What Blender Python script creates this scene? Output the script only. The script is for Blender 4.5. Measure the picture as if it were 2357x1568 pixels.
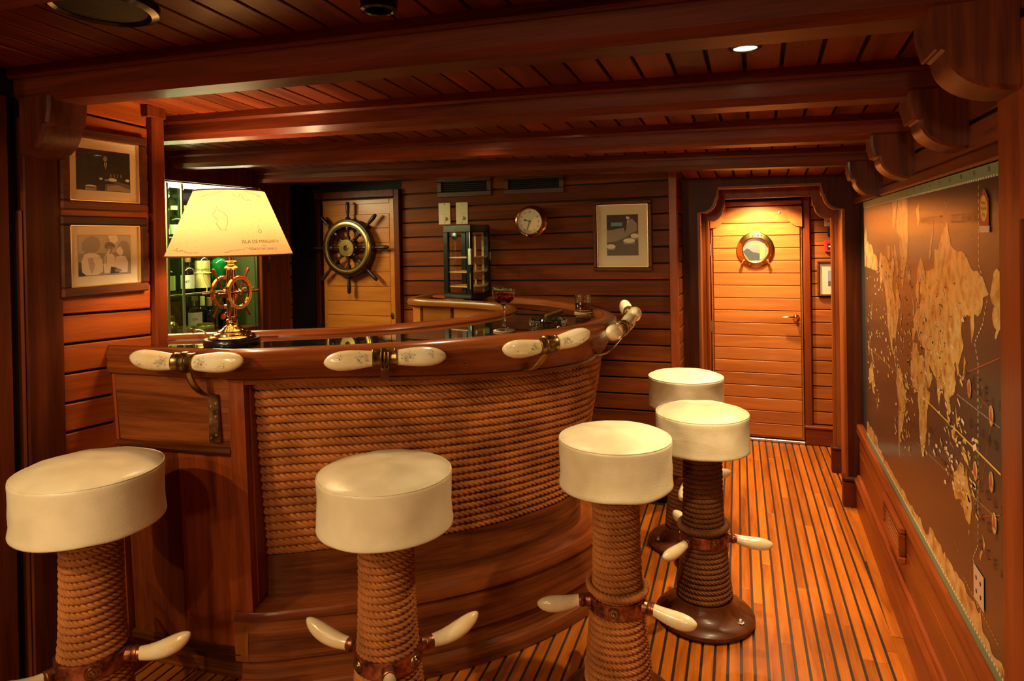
import bpy, bmesh, math, random
import numpy as np
from mathutils import Vector, Matrix, noise
from mathutils.geometry import tessellate_polygon

for o in list(bpy.data.objects): bpy.data.objects.remove(o, do_unlink=True)
random.seed(7)
SC = bpy.context.scene
COL = SC.collection
PI = math.pi
R = math.radians

# ------------------------------------------------------------------ camera
FPX, CXP, CYP, CAMH = 1540.0, 1178.5, 784.0, 1.6
yaw, pitch, roll = math.atan((1745 - CXP) / FPX), R(-0.45), R(1.0)
fwd = Vector((-math.sin(yaw) * math.cos(pitch), math.cos(yaw) * math.cos(pitch), math.sin(pitch)))
rgt = Vector((math.cos(yaw), math.sin(yaw), 0)); upv = rgt.cross(fwd)
cr, sr = math.cos(roll), math.sin(roll)
CR = rgt * cr - upv * sr; CU = upv * cr + rgt * sr
cam = bpy.data.cameras.new('camera'); camo = bpy.data.objects.new('camera', cam); COL.objects.link(camo)
camo.matrix_world = Matrix(((CR.x, CU.x, -fwd.x, 0), (CR.y, CU.y, -fwd.y, 0), (CR.z, CU.z, -fwd.z, CAMH), (0, 0, 0, 1)))
cam.sensor_fit = 'HORIZONTAL'; cam.sensor_width = 36.0; cam.lens = FPX / 2357 * 36
SHP = -222.02; cam.shift_y = SHP / 2357; cam.clip_start = 0.02
SC.camera = camo

def ray(x, y): return fwd + CR * ((x - CXP) / FPX) + CU * ((CYP - (y - SHP)) / FPX)
def atz(x, y, z): r = ray(x, y); return Vector((0, 0, CAMH)) + r * ((z - CAMH) / r.z)
def atx(x, y, X): r = ray(x, y); return Vector((0, 0, CAMH)) + r * (X / r.x)
def aty(x, y, Y): r = ray(x, y); return Vector((0, 0, CAMH)) + r * (Y / r.y)

# ------------------------------------------------------------------ world, exposure
w = bpy.data.worlds.new('world'); SC.world = w; w.use_nodes = True
w.node_tree.nodes['Background'].inputs[0].default_value = (1.0, 0.62, 0.34, 1)
w.node_tree.nodes['Background'].inputs[1].default_value = 0.02
SC.view_settings.view_transform = 'Standard'; SC.view_settings.look = 'None'
SC.view_settings.gamma = 1.0; SC.view_settings.use_curve_mapping = False
SC.view_settings.exposure = 0.66
WARM = (1.0, 0.76, 0.42)
LAMP_W, CAB_W, GLOBE_W = 10.0, 40.0, 42.0
# recessed ceiling downlights: label, x, y, z (None = ceiling), watts, cone, aim, depth of the can
DOWN = [
 ('lit downlight above the gangway between the first two beams', -0.025, 1.89, None, 40, 90, (-0.05, 0.16, -1), 0.004),
 ('unlit black downlight in the ceiling before the first beam', -0.805, 1.335, None, 0, 120, (0, 0, -1), 0.022),
 ('downlight near the viewer by the left wall', -2.0, -0.40, None, 80, 125, (0.25, 0.9, -1), 0.004),
 ('second downlight near the viewer by the left wall', -1.95, -1.3, None, 60, 125, (0.25, 1.0, -1), 0.004),
 ('downlight between the second and third beams over the gangway', 0.06, 2.48, None, 60, 62, (-0.09, 0.07, -1), 0.004),
 ('downlight between the third and fourth beams over the farthest stool', -0.25, 3.24, None, 85, 62, (-0.08, 0.24, -1), 0.004),
 ('downlight in the bay before the portal', 0.15, 3.88, None, 48, 110, (0, 0.0, -1), 0.004),
 ('downlight over the bar top between the second and third beams', -1.15, 2.56, None, 26, 120, (0, 0.30, -1), 0.004),
 ('downlight over the barman behind the third beam', -2.2, 3.15, None, 14, 125, (0, 0.3, -1), 0.004),
 ('downlight inside the passage between the two portals', 0.06, 4.64, 1.934, 48, 130, (0, 0.1, -1), 0.004),
 ('downlight inside the passage just before the plank door', 0.0, 5.20, 1.934, 80, 120, (0, 0.30, -1), 0.004),
 ('added fill downlight near the viewer on the right side of the ceiling', 0.05, 0.15, None, 35, 130, (-0.2, 0.8, -1), 0.004),  # this one and the next are unseen, added as dim fill
 ('added fill downlight near the viewer in the middle of the ceiling', -1.0, -0.2, None, 30, 130, (0, 0.9, -1), 0.004),
]

# ------------------------------------------------------------------ materials
MATS = {}
class N:
    def __init__(s, name):
        s.m = bpy.data.materials.new(name); s.m.use_nodes = True; s.t = s.m.node_tree
        s.t.nodes.clear(); s.out = s.t.nodes.new('ShaderNodeOutputMaterial'); MATS[name] = s.m
    def n(s, typ, **kw):
        x = s.t.nodes.new('ShaderNode' + typ)
        for k, v in kw.items():
            if k[0] == 'i': x.inputs[int(k[1:]) if k[1:].isdigit() else k[1:]].default_value = v
            else: setattr(x, k, v)
        return x
    def l(s, a, b): s.t.links.new(a, b)
    def pbsdf(s, col=None, rough=0.5, metal=0.0, spec=0.5, coat=0.0, coatr=0.1, trans=0.0, ior=1.45, sss=0.0):
        b = s.n('BsdfPrincipled'); i = b.inputs
        if col is not None: i['Base Color'].default_value = (*col, 1)
        i['Roughness'].default_value = rough; i['Metallic'].default_value = metal
        i['Specular IOR Level'].default_value = spec; i['Coat Weight'].default_value = coat
        i['Coat Roughness'].default_value = coatr; i['Transmission Weight'].default_value = trans
        i['IOR'].default_value = ior
        if sss: i['Subsurface Weight'].default_value = sss; i['Subsurface Radius'].default_value = (0.01, 0.006, 0.003)
        s.l(b.outputs[0], s.out.inputs[0]); return b
    def ramp(s, fac, stops):
        r = s.n('ValToRGB'); e = r.color_ramp.elements
        while len(e) < len(stops): e.new(0.5)
        for k, (p, c) in enumerate(stops): e[k].position = p; e[k].color = (*c, 1)
        s.l(fac, r.inputs[0]); return r
    def bump(s, h, strength, dist, b):
        u = s.n('Bump'); u.inputs['Strength'].default_value = strength; u.inputs['Distance'].default_value = dist
        s.l(h, u.inputs['Height']); s.l(u.outputs[0], b.inputs['Normal']); return u

def plain(name, col, rough=0.5, **kw):
    k = N(name); k.pbsdf(col, rough, **kw); return k.m

def wood(name, dark, light, axis='x', rough=0.32, coat=0.25, grain=1.0, var=0.35, fine=60.0, cross=11.0, spec=0.22):
    dark = [c * f for c, f in zip(dark, (0.80, 0.68, 0.50))]; light = [c * f for c, f in zip(light, (0.82, 0.70, 0.50))]
    k = N(name); b = k.pbsdf(None, rough, coat=coat * 0.55, coatr=0.22, spec=spec)
    tc = k.n('TexCoord'); oi = k.n('ObjectInfo')
    src = tc.outputs['UV'] if axis == 'uv' else tc.outputs['Object']
    off = k.n('VectorMath', operation='MULTIPLY_ADD'); k.l(oi.outputs['Random'], off.inputs[0])
    off.inputs[1].default_value = (37.0, 21.0, 53.0); k.l(src, off.inputs[2])
    mp = k.n('Mapping'); s = {'x': (0.8, cross, cross), 'y': (cross, 0.8, cross), 'z': (cross, cross, 0.8), 'uv': (0.8, cross, 1)}[axis]
    mp.inputs['Scale'].default_value = [v * grain for v in s]; k.l(off.outputs[0], mp.inputs[0])
    n1 = k.n('TexNoise'); n1.inputs['Scale'].default_value = 1.3; n1.inputs['Detail'].default_value = 5; n1.inputs['Distortion'].default_value = 1.1
    k.l(mp.outputs[0], n1.inputs['Vector'])
    mp2 = k.n('Mapping'); s2 = {'x': (3, fine, fine), 'y': (fine, 3, fine), 'z': (fine, fine, 3), 'uv': (3, fine, 1)}[axis]
    mp2.inputs['Scale'].default_value = s2; k.l(off.outputs[0], mp2.inputs[0])
    n2 = k.n('TexNoise'); n2.inputs['Scale'].default_value = 3.0; n2.inputs['Detail'].default_value = 3
    k.l(mp2.outputs[0], n2.inputs['Vector'])
    mx = k.n('Math', operation='MULTIPLY_ADD'); k.l(n2.outputs[0], mx.inputs[0]); mx.inputs[1].default_value = 0.35; k.l(n1.outputs[0], mx.inputs[2])
    mid = [(a + c) / 2 for a, c in zip(dark, light)]
    rp = k.ramp(mx.outputs[0], [(0.42, dark), (0.66, mid), (0.9, light)])
    hv = k.n('HueSaturation'); k.l(rp.outputs[0], hv.inputs['Color'])
    vm = k.n('MapRange'); vm.inputs[3].default_value = 1 - var; vm.inputs[4].default_value = 1 + var
    k.l(oi.outputs['Random'], vm.inputs[0]); k.l(vm.outputs[0], hv.inputs['Value'])
    k.l(hv.outputs[0], b.inputs['Base Color'])
    rr = k.n('MapRange'); rr.inputs[3].default_value = rough * 0.75; rr.inputs[4].default_value = rough * 1.35
    k.l(n1.outputs[0], rr.inputs[0]); k.l(rr.outputs[0], b.inputs['Roughness'])
    k.bump(n2.outputs[0], 0.12, 0.002, b)
    return k.m

MAH_D, MAH_L = (0.085, 0.014, 0.005), (0.30, 0.058, 0.018)
wood('ceiling_wood', (0.11, 0.020, 0.006), (0.31, 0.064, 0.017), 'y', rough=0.4, coat=0.15)
wood('beam_wood', MAH_D, MAH_L, 'x', rough=0.42, coat=0.15)
wood('corbel_wood', (0.060, 0.014, 0.006), (0.22, 0.052, 0.018), 'z', cross=18, rough=0.36)
wood('trim_z', (0.13, 0.024, 0.006), (0.31, 0.066, 0.015), 'z', rough=0.36)
wood('trim_x', (0.13, 0.024, 0.006), (0.31, 0.066, 0.015), 'x', rough=0.36)
wood('trim_y', (0.14, 0.028, 0.007), (0.34, 0.078, 0.017), 'y', rough=0.34)
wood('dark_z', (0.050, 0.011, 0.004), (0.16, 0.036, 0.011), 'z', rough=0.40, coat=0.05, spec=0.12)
wood('plank_x', (0.085, 0.021, 0.007), (0.23, 0.060, 0.013), 'x', var=0.22, rough=0.48, coat=0.04, spec=0.10)
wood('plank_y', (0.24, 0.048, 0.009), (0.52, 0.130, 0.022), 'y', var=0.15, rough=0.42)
wood('panel_y', (0.22, 0.050, 0.010), (0.42, 0.112, 0.020), 'y', var=0.10, rough=0.36)
wood('plank_pass', (0.26, 0.072, 0.016), (0.52, 0.170, 0.040), 'x', var=0.15, rough=0.45, coat=0.05)
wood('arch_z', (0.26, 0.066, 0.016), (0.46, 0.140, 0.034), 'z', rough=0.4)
wood('door_wood', (0.42, 0.140, 0.034), (0.66, 0.255, 0.070), 'x', var=0.10, rough=0.42, coat=0.12)
wood('galley_wood', (0.32, 0.115, 0.020), (0.50, 0.195, 0.036), 'x', var=0.10, rough=0.36)
wood('floor_wood', (0.29, 0.064, 0.009), (0.70, 0.215, 0.022), 'y', var=0.22, rough=0.30, coat=0.25)
wood('oak_uv', (0.040, 0.010, 0.004), (0.25, 0.074, 0.020), 'uv', rough=0.32, coat=0.3, cross=14)
wood('rail_uv', (0.13, 0.030, 0.009), (0.35, 0.098, 0.025), 'uv', rough=0.25, coat=0.4)
wood('honey_uv', (0.28, 0.100, 0.018), (0.46, 0.175, 0.034), 'uv', rough=0.28, coat=0.35)
wood('panel_z', (0.10, 0.021, 0.006), (0.31, 0.070, 0.015), 'z', rough=0.32)
wood('base_oak', (0.05, 0.015, 0.007), (0.19, 0.058, 0.020), 'x', rough=0.32, coat=0.3)
wood('end_grain', (0.28, 0.085, 0.018), (0.46, 0.150, 0.032), 'z', rough=0.4)
wood('frame_wood', (0.055, 0.017, 0.007), (0.15, 0.046, 0.016), 'y', rough=0.45, coat=0.1)
wood('red_spoke', (0.10, 0.018, 0.010), (0.24, 0.045, 0.022), 'z', rough=0.25)
wood('wheel_wood', (0.008, 0.005, 0.004), (0.034, 0.016, 0.009), 'z', rough=0.35, spec=0.3)
wood('cigar_leaf', (0.10, 0.045, 0.018), (0.22, 0.105, 0.04), 'x', rough=0.6, coat=0, cross=30)

plain('caulk', (0.022, 0.022, 0.020), 0.3)
plain('void', (0.006, 0.004, 0.003), 0.8)
plain('black_metal', (0.010, 0.011, 0.010), 0.35)
plain('black_lacquer', (0.008, 0.008, 0.007), 0.22, coat=0.3)
plain('brass', (0.72, 0.46, 0.14), 0.22, metal=1.0)
plain('polished_brass', (0.86, 0.58, 0.24), 0.12, metal=1.0)
plain('copper_case', (0.74, 0.40, 0.20), 0.16, metal=1.0)
plain('steel', (0.62, 0.60, 0.54), 0.3, metal=1.0)
plain('print_white', (0.74, 0.66, 0.52), 0.6)
plain('print_grey', (0.30, 0.24, 0.18), 0.6)
plain('print_mid', (0.13, 0.10, 0.075), 0.6)
plain('print_dark', (0.022, 0.017, 0.013), 0.5)
plain('print_sky', (0.30, 0.29, 0.42), 0.6)
plain('mat_board', (0.70, 0.58, 0.38), 0.7)
plain('gilt', (0.80, 0.56, 0.26), 0.3, metal=0.9)
plain('plate_cream', (0.62, 0.52, 0.30), 0.35)
plain('ink', (0.02, 0.014, 0.010), 0.6)
plain('sepia_ink', (0.25, 0.10, 0.03), 0.7)
plain('dial', (0.60, 0.50, 0.30), 0.4)
plain('label_cream', (0.76, 0.64, 0.30), 0.6)
plain('label_white', (0.70, 0.70, 0.60), 0.6)
plain('label_red', (0.55, 0.03, 0.02), 0.5)
plain('label_black', (0.012, 0.012, 0.012), 0.4)
plain('label_teal', (0.10, 0.35, 0.36), 0.5)
plain('gold_cap', (0.75, 0.55, 0.2), 0.25, metal=1.0)
plain('cord', (0.70, 0.52, 0.20), 0.7)
plain('alarm_red', (0.62, 0.03, 0.02), 0.4)
plain('cork', (0.45, 0.26, 0.12), 0.9)
plain('rosemary', (0.10, 0.16, 0.05), 0.6)
plain('shelf_wood', (0.50, 0.29, 0.10), 0.5)
plain('teal_paint', (0.20, 0.27, 0.15), 0.4); plain('cabinet_lining', (0.055, 0.058, 0.024), 0.3); plain('engraved', (0.16, 0.13, 0.09), 0.5); plain('print_light', (0.46, 0.38, 0.28), 0.6)
plain('sign_pink', (0.80, 0.50, 0.32), 0.5)
plain('sign_red', (0.42, 0.08, 0.04), 0.5)
plain('chart_gold', (0.78, 0.46, 0.10), 0.4)
plain('chart_white', (0.70, 0.64, 0.46), 0.4)
plain('chart_wave', (0.26, 0.27, 0.14), 0.4)
plain('chart_red', (0.40, 0.07, 0.03), 0.4)
plain('chart_ink', (0.008, 0.008, 0.008), 0.4)
plain('shade_trim', (0.16, 0.05, 0.02), 0.6)
plain('grille_wood', (0.07, 0.022, 0.008), 0.4)

def leather():
    k = N('leather'); b = k.pbsdf((0.74, 0.63, 0.44), 0.36, coat=0.08, coatr=0.3)
    tc = k.n('TexCoord'); v = k.n('TexVoronoi'); v.inputs['Scale'].default_value = 260; k.l(tc.outputs['Object'], v.inputs['Vector'])
    n = k.n('TexNoise'); n.inputs['Scale'].default_value = 9; k.l(tc.outputs['Object'], n.inputs['Vector'])
    r = k.ramp(n.outputs[0], [(0.3, (0.66, 0.54, 0.33)), (0.7, (0.80, 0.68, 0.45))]); k.l(r.outputs[0], b.inputs['Base Color'])
    a = k.n('Math', operation='MULTIPLY_ADD'); k.l(v.outputs[0], a.inputs[0]); a.inputs[1].default_value = 0.25; k.l(n.outputs[0], a.inputs[2])
    k.bump(a.outputs[0], 0.25, 0.004, b)
leather()
def ivory():
    k = N('ivory'); b = k.pbsdf((0.82, 0.66, 0.42), 0.22, coat=0.4, coatr=0.08, sss=0.15)
    tc = k.n('TexCoord'); n = k.n('TexNoise'); n.inputs['Scale'].default_value = 12; n.inputs['Detail'].default_value = 4; k.l(tc.outputs['Object'], n.inputs['Vector'])
    r = k.ramp(n.outputs[0], [(0.3, (0.68, 0.48, 0.24)), (0.55, (0.76, 0.62, 0.38)), (0.8, (0.78, 0.68, 0.48))]); k.l(r.outputs[0], b.inputs['Base Color'])
ivory()
def rope_mat(name, d, l):
    k = N(name); b = k.pbsdf(None, 0.75, spec=0.3)
    tc = k.n('TexCoord'); mp = k.n('Mapping'); mp.inputs['Scale'].default_value = (18, 2.5, 1); k.l(tc.outputs['UV'], mp.inputs[0])
    n = k.n('TexNoise'); n.inputs['Scale'].default_value = 9; n.inputs['Detail'].default_value = 4; k.l(mp.outputs[0], n.inputs['Vector'])
    n2 = k.n('TexNoise'); n2.inputs['Scale'].default_value = 7; k.l(tc.outputs['Object'], n2.inputs['Vector'])
    a = k.n('Math', operation='MULTIPLY_ADD'); k.l(n.outputs[0], a.inputs[0]); a.inputs[1].default_value = 0.6; 
    h = k.n('Math', operation='MULTIPLY'); k.l(n2.outputs[0], h.inputs[0]); h.inputs[1].default_value = 0.5; k.l(h.outputs[0], a.inputs[2])
    r = k.ramp(a.outputs[0], [(0.38, d), (0.66, l)]); k.l(r.outputs[0], b.inputs['Base Color'])
    k.bump(n.outputs[0], 0.7, 0.003, b)
rope_mat('rope_tan', (0.22, 0.060, 0.012), (0.66, 0.225, 0.050))
rope_mat('rope_brown', (0.11, 0.034, 0.010), (0.34, 0.120, 0.032))
def copper():
    k = N('old_copper'); b = k.pbsdf(None, 0.34, metal=0.85)
    tc = k.n('TexCoord'); n = k.n('TexNoise'); n.inputs['Scale'].default_value = 40; n.inputs['Detail'].default_value = 5; k.l(tc.outputs['Object'], n.inputs['Vector'])
    r = k.ramp(n.outputs[0], [(0.35, (0.10, 0.035, 0.018)), (0.6, (0.42, 0.14, 0.06)), (0.8, (0.55, 0.26, 0.12))]); k.l(r.outputs[0], b.inputs['Base Color'])
copper()
def bronze():
    k = N('aged_brass'); b = k.pbsdf(None, 0.3, metal=0.95)
    tc = k.n('TexCoord'); n = k.n('TexNoise'); n.inputs['Scale'].default_value = 30; n.inputs['Detail'].default_value = 5; k.l(tc.outputs['Object'], n.inputs['Vector'])
    r = k.ramp(n.outputs[0], [(0.35, (0.10, 0.05, 0.018)), (0.65, (0.42, 0.24, 0.08)), (0.85, (0.62, 0.40, 0.15))]); k.l(r.outputs[0], b.inputs['Base Color'])
bronze()
def pane(name, tint=(1, 1, 1), refl=1.0):
    k = N(name); t = k.n('BsdfTransparent'); t.inputs[0].default_value = (*tint, 1)
    g = k.n('BsdfGlossy'); g.inputs['Roughness'].default_value = 0.01
    f = k.n('Fresnel'); f.inputs[0].default_value = 1.5
    m = k.n('MixShader'); mm = k.n('Math', operation='MULTIPLY'); gm = k.n('NewGeometry'); iv = k.n('Math', operation='SUBTRACT'); iv.inputs[0].default_value = refl; k.l(gm.outputs['Backfacing'], iv.inputs[1])
    cl = k.n('Math', operation='MAXIMUM'); k.l(iv.outputs[0], cl.inputs[0]); cl.inputs[1].default_value = 0.0; k.l(f.outputs[0], mm.inputs[0]); k.l(cl.outputs[0], mm.inputs[1])
    k.l(mm.outputs[0], m.inputs[0]); k.l(t.outputs[0], m.inputs[1]); k.l(g.outputs[0], m.inputs[2]); k.l(m.outputs[0], k.out.inputs[0])
pane('pane_clear'); pane('pane_green', (0.82, 0.92, 0.78))
def glass(name, tint, rough=0.0):
    k = N(name); g = k.n('BsdfGlass'); g.inputs[0].default_value = (*tint, 1); g.inputs['Roughness'].default_value = rough; g.inputs['IOR'].default_value = 1.47
    k.l(g.outputs[0], k.out.inputs[0])
glass('crystal', (0.96, 0.97, 0.95)); glass('bottle_clear', (0.85, 0.92, 0.80)); glass('bottle_green', (0.05, 0.45, 0.12)); glass('bottle_amber', (0.72, 0.42, 0.08))
glass('red_drink', (0.85, 0.05, 0.03)); glass('amber_drink', (0.55, 0.14, 0.02))
plain('bottle_dark', (0.010, 0.008, 0.005), 0.06, coat=0.6, coatr=0.02)
plain('bottle_deepgreen', (0.004, 0.10, 0.022), 0.08, coat=0.6, coatr=0.02)
plain('counter_glass', (0.012, 0.012, 0.007), 0.03, spec=0.8, coat=1.0, coatr=0.01)
plain('glass_edge', (0.40, 0.52, 0.30), 0.15, coat=0.5)
def shade_mat():
    k = N('lamp_paper'); d = k.n('BsdfDiffuse'); d.inputs[0].default_value = (0.62, 0.48, 0.28, 1); t = k.n('BsdfTranslucent'); t.inputs[0].default_value = (0.28, 0.172, 0.078, 1)
    m = k.n('MixShader'); m.inputs[0].default_value = 0.55; k.l(d.outputs[0], m.inputs[1]); k.l(t.outputs[0], m.inputs[2]); k.l(m.outputs[0], k.out.inputs[0])
shade_mat()
def emit(name, col, st):
    k = N(name); e = k.n('Emission'); e.inputs[0].default_value = (*col, 1); e.inputs[1].default_value = st; k.l(e.outputs[0], k.out.inputs[0])
emit('lamp_glow', WARM, 14.0); emit('globe_glow', WARM, 8.0); emit('bulb_glow', (1, 0.72, 0.40), 60.0); emit('strip_glow', (1.0, 0.90, 0.50), 18.0)
def land():
    k = N('chart_land'); b = k.pbsdf(None, 0.3, coat=0.5, coatr=0.15)
    tc = k.n('TexCoord'); n = k.n('TexNoise'); n.inputs['Scale'].default_value = 22; n.inputs['Detail'].default_value = 8; k.l(tc.outputs['Object'], n.inputs['Vector'])
    v = k.n('TexVoronoi'); v.inputs['Scale'].default_value = 34; k.l(tc.outputs['Object'], v.inputs['Vector'])
    r = k.ramp(n.outputs[0], [(0.30, (0.26, 0.12, 0.03)), (0.46, (0.58, 0.36, 0.10)), (0.60, (0.76, 0.54, 0.22)), (0.78, (0.36, 0.31, 0.11))])
    m = k.n('MixRGB', blend_type='MULTIPLY'); m.inputs[0].default_value = 0.55; k.l(r.outputs[0], m.inputs[1]); k.l(v.outputs['Color'], m.inputs[2])
    m2 = k.n('MixRGB', blend_type='MIX'); m2.inputs[0].default_value = 0.72; k.l(m.outputs[0], m2.inputs[1]); k.l(r.outputs[0], m2.inputs[2]); k.l(m2.outputs[0], b.inputs['Base Color'])
land()
def sea():
    k = N('chart_sea'); b = k.pbsdf(None, 0.32, coat=0.45, coatr=0.2)
    tc = k.n('TexCoord'); n = k.n('TexNoise'); n.inputs['Scale'].default_value = 2.2; n.inputs['Detail'].default_value = 4; k.l(tc.outputs['Object'], n.inputs['Vector'])
    r = k.ramp(n.outputs[0], [(0.3, (0.006, 0.018, 0.020)), (0.7, (0.018, 0.028, 0.022))]); k.l(r.outputs[0], b.inputs['Base Color'])
    n2 = k.n('TexNoise'); n2.inputs['Scale'].default_value = 45; k.l(tc.outputs['Object'], n2.inputs['Vector']); k.bump(n2.outputs[0], 0.08, 0.002, b)
sea()
def mesh_grille():
    k = N('speaker_mesh'); b = k.pbsdf((0.02, 0.018, 0.014), 0.5)
    tc = k.n('TexCoord'); v = k.n('TexVoronoi'); v.inputs['Scale'].default_value = 220; v.inputs['Randomness'].default_value = 0; k.l(tc.outputs['Object'], v.inputs['Vector']); k.bump(v.outputs[0], 0.8, 0.003, b)
mesh_grille()

# ------------------------------------------------------------------ object helpers
def tag(o, label=None, cat=None, group=None, kind=None):
    if label: o['label'] = label
    if cat: o['category'] = cat
    if group: o['group'] = group
    if kind: o['kind'] = kind
    return o
def link(name, me, mat=None, parent=None, loc=None, rot=None):
    o = bpy.data.objects.new(name, me); COL.objects.link(o)
    if mat and me is not None and not me.materials: me.materials.append(MATS[mat])
    if parent: o.parent = parent
    if loc is not None: o.location = loc
    if rot is not None: o.rotation_euler = rot
    return o
def thing(name, label, cat, loc=(0, 0, 0), rz=0.0, group=None, kind=None):
    o = bpy.data.objects.new(name, None); o.empty_display_size = 0.05; COL.objects.link(o)
    o.location = loc; o.rotation_euler = (0, 0, rz); return tag(o, label, cat, group, kind)
def copy_tree(o, parent=None):
    c = o.copy(); COL.objects.link(c); c.parent = parent
    for ch in list(o.children): copy_tree(ch, c)
    return c
class MB:
    def __init__(s): s.v = []; s.f = []; s.uv = {}
    def add(s, vs, fs, uvs=None):
        o = len(s.v); s.v += [tuple(p) for p in vs]
        for i, f in enumerate(fs):
            if uvs: s.uv[len(s.f)] = uvs[i]
            s.f.append([o + j for j in f])
        return s
    def box(s, a, b, ch=0.0, M=None):
        (x0, y0, z0), (x1, y1, z1) = a, b
        if ch <= 0:
            vs = [(x, y, z) for z in (z0, z1) for y in (y0, y1) for x in (x0, x1)]
            fs = [(0, 2, 3, 1), (4, 5, 7, 6), (0, 1, 5, 4), (2, 6, 7, 3), (0, 4, 6, 2), (1, 3, 7, 5)]
        else:
            ch = min(ch, (x1 - x0) * .45, (y1 - y0) * .45, (z1 - z0) * .45)
            vs = []; idx = {}
            for sx in (0, 1):
                for sy in (0, 1):
                    for sz in (0, 1):
                        c = [(x0, x1)[sx], (y0, y1)[sy], (z0, z1)[sz]]; d = [(1, -1)[sx], (1, -1)[sy], (1, -1)[sz]]
                        for ax in range(3):
                            p = [c[i] + (0 if i == ax else d[i] * ch) for i in range(3)]
                            idx[(sx, sy, sz, ax)] = len(vs); vs.append(p)
            fs = []
            for ax in range(3):
                o1, o2 = [i for i in range(3) if i != ax]
                for sd in (0, 1):
                    q = []
                    for a1, a2 in ((0, 0), (1, 0), (1, 1), (0, 1)):
                        k = [0, 0, 0]; k[ax] = sd; k[o1] = a1; k[o2] = a2; q.append(idx[(*k, ax)])
                    fs.append(q)
                for a1 in (0, 1):
                    for a2 in (0, 1):
                        k0 = [0, 0, 0]; k0[o1] = a1; k0[o2] = a2; k1 = list(k0); k1[ax] = 1
                        fs.append([idx[(*k0, o1)], idx[(*k1, o1)], idx[(*k1, o2)], idx[(*k0, o2)]])
            for sx in (0, 1):
                for sy in (0, 1):
                    for sz in (0, 1): fs.append([idx[(sx, sy, sz, i)] for i in range(3)])
        if M: vs = [M @ Vector(p) for p in vs]
        return s.add(vs, fs)
    def lathe(s, prof, n=32, M=None, cap=True, arc=2 * PI):
        vs = []; closed = abs(arc - 2 * PI) < 1e-6; m = n if closed else n + 1
        for r, z in prof:
            for i in range(m):
                a = arc * i / n; vs.append(Vector((r * math.cos(a), r * math.sin(a), z)))
        fs = []; uvs = []; k = len(prof)
        for j in range(k - 1):
            for i in range(n):
                i2 = (i + 1) % m
                fs.append((j * m + i, j * m + i2, (j + 1) * m + i2, (j + 1) * m + i)); uvs.append([(i / n, prof[j][1]), ((i + 1) / n, prof[j][1]), ((i + 1) / n, prof[j + 1][1]), (i / n, prof[j + 1][1])])
        if cap and closed:
            if prof[0][0] > 1e-6: fs.append(list(range(m))[::-1]); uvs.append([(0, 0)] * m)
            if prof[-1][0] > 1e-6: fs.append([(k - 1) * m + i for i in range(m)]); uvs.append([(0, 0)] * m)
        if M: vs = [M @ p for p in vs]
        return s.add(vs, fs, uvs)
    def prism(s, pts, h, M=None):
        """polygon pts (u,v) -> u,v plane, extruded h along w"""
        n = len(pts); vs = [Vector((u, v, 0)) for u, v in pts] + [Vector((u, v, h)) for u, v in pts]
        fs = [list(range(n))[::-1], [n + i for i in range(n)]] + [(i, (i + 1) % n, n + (i + 1) % n, n + i) for i in range(n)]
        if M: vs = [M @ p for p in vs]
        return s.add(vs, fs)
    def tube(s, pts, rad, n=10, caps=True, up=None):
        P = [Vector(p) for p in pts]; rs = rad if isinstance(rad, (list, tuple)) else [rad] * len(P)
        vs = []; U = Vector(up) if up else None
        for i, p in enumerate(P):
            t = (P[min(i + 1, len(P) - 1)] - P[max(i - 1, 0)]).normalized()
            if U is None: U = Vector((0, 0, 1)) if abs(t.z) < .9 else Vector((1, 0, 0))
            U = (U - t * U.dot(t)).normalized(); B = t.cross(U)
            ra, rb = rs[i] if isinstance(rs[i], (list, tuple)) else (rs[i], rs[i])
            for k in range(n):
                a = 2 * PI * k / n; vs.append(p + U * (ra * math.cos(a)) + B * (rb * math.sin(a)))
        fs = [(i * n + k, i * n + (k + 1) % n, (i + 1) * n + (k + 1) % n, (i + 1) * n + k) for i in range(len(P) - 1) for k in range(n)]
        if caps: fs += [list(range(n))[::-1], [(len(P) - 1) * n + k for k in range(n)]]
        return s.add(vs, fs)
    def torus(s, R0, r, n=40, m=12, M=None, rz=None):
        vs = []; rz = rz or r
        for i in range(n):
            a = 2 * PI * i / n
            for j in range(m):
                b = 2 * PI * j / m; rr = R0 + r * math.cos(b); vs.append(Vector((rr * math.cos(a), rr * math.sin(a), rz * math.sin(b))))
        fs = [(i * m + j, ((i + 1) % n) * m + j, ((i + 1) % n) * m + (j + 1) % m, i * m + (j + 1) % m) for i in range(n) for j in range(m)]
        if M: vs = [M @ p for p in vs]
        return s.add(vs, fs)
    def mesh(s, name, smooth=35):
        me = bpy.data.meshes.new(name); me.from_pydata(s.v, [], s.f); me.update()
        bm = bmesh.new(); bm.from_mesh(me); 
        lay = None
        if s.uv:
            lay = bm.loops.layers.uv.new('uv'); bm.faces.ensure_lookup_table()
            for i, u in s.uv.items():
                for lp, c in zip(bm.faces[i].loops, u): lp[lay].uv = c
        bmesh.ops.recalc_face_normals(bm, faces=bm.faces); bm.to_mesh(me); bm.free()
        if smooth: me.shade_smooth(); me.set_sharp_from_angle(angle=R(smooth))
        return me
    def build(s, name, mat, parent=None, loc=None, rot=None, smooth=35):
        return link(name, s.mesh(name, smooth), mat, parent, loc, rot)
def bx(name, a, b, mat, parent=None, ch=0.003, smooth=0):
    c = [(p + q) / 2 for p, q in zip(a, b)] if parent else (0, 0, 0)
    m = MB().box([p - q for p, q in zip(a, c)], [p - q for p, q in zip(b, c)], ch)
    return m.build(name, mat, parent, loc=c, smooth=smooth)
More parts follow.
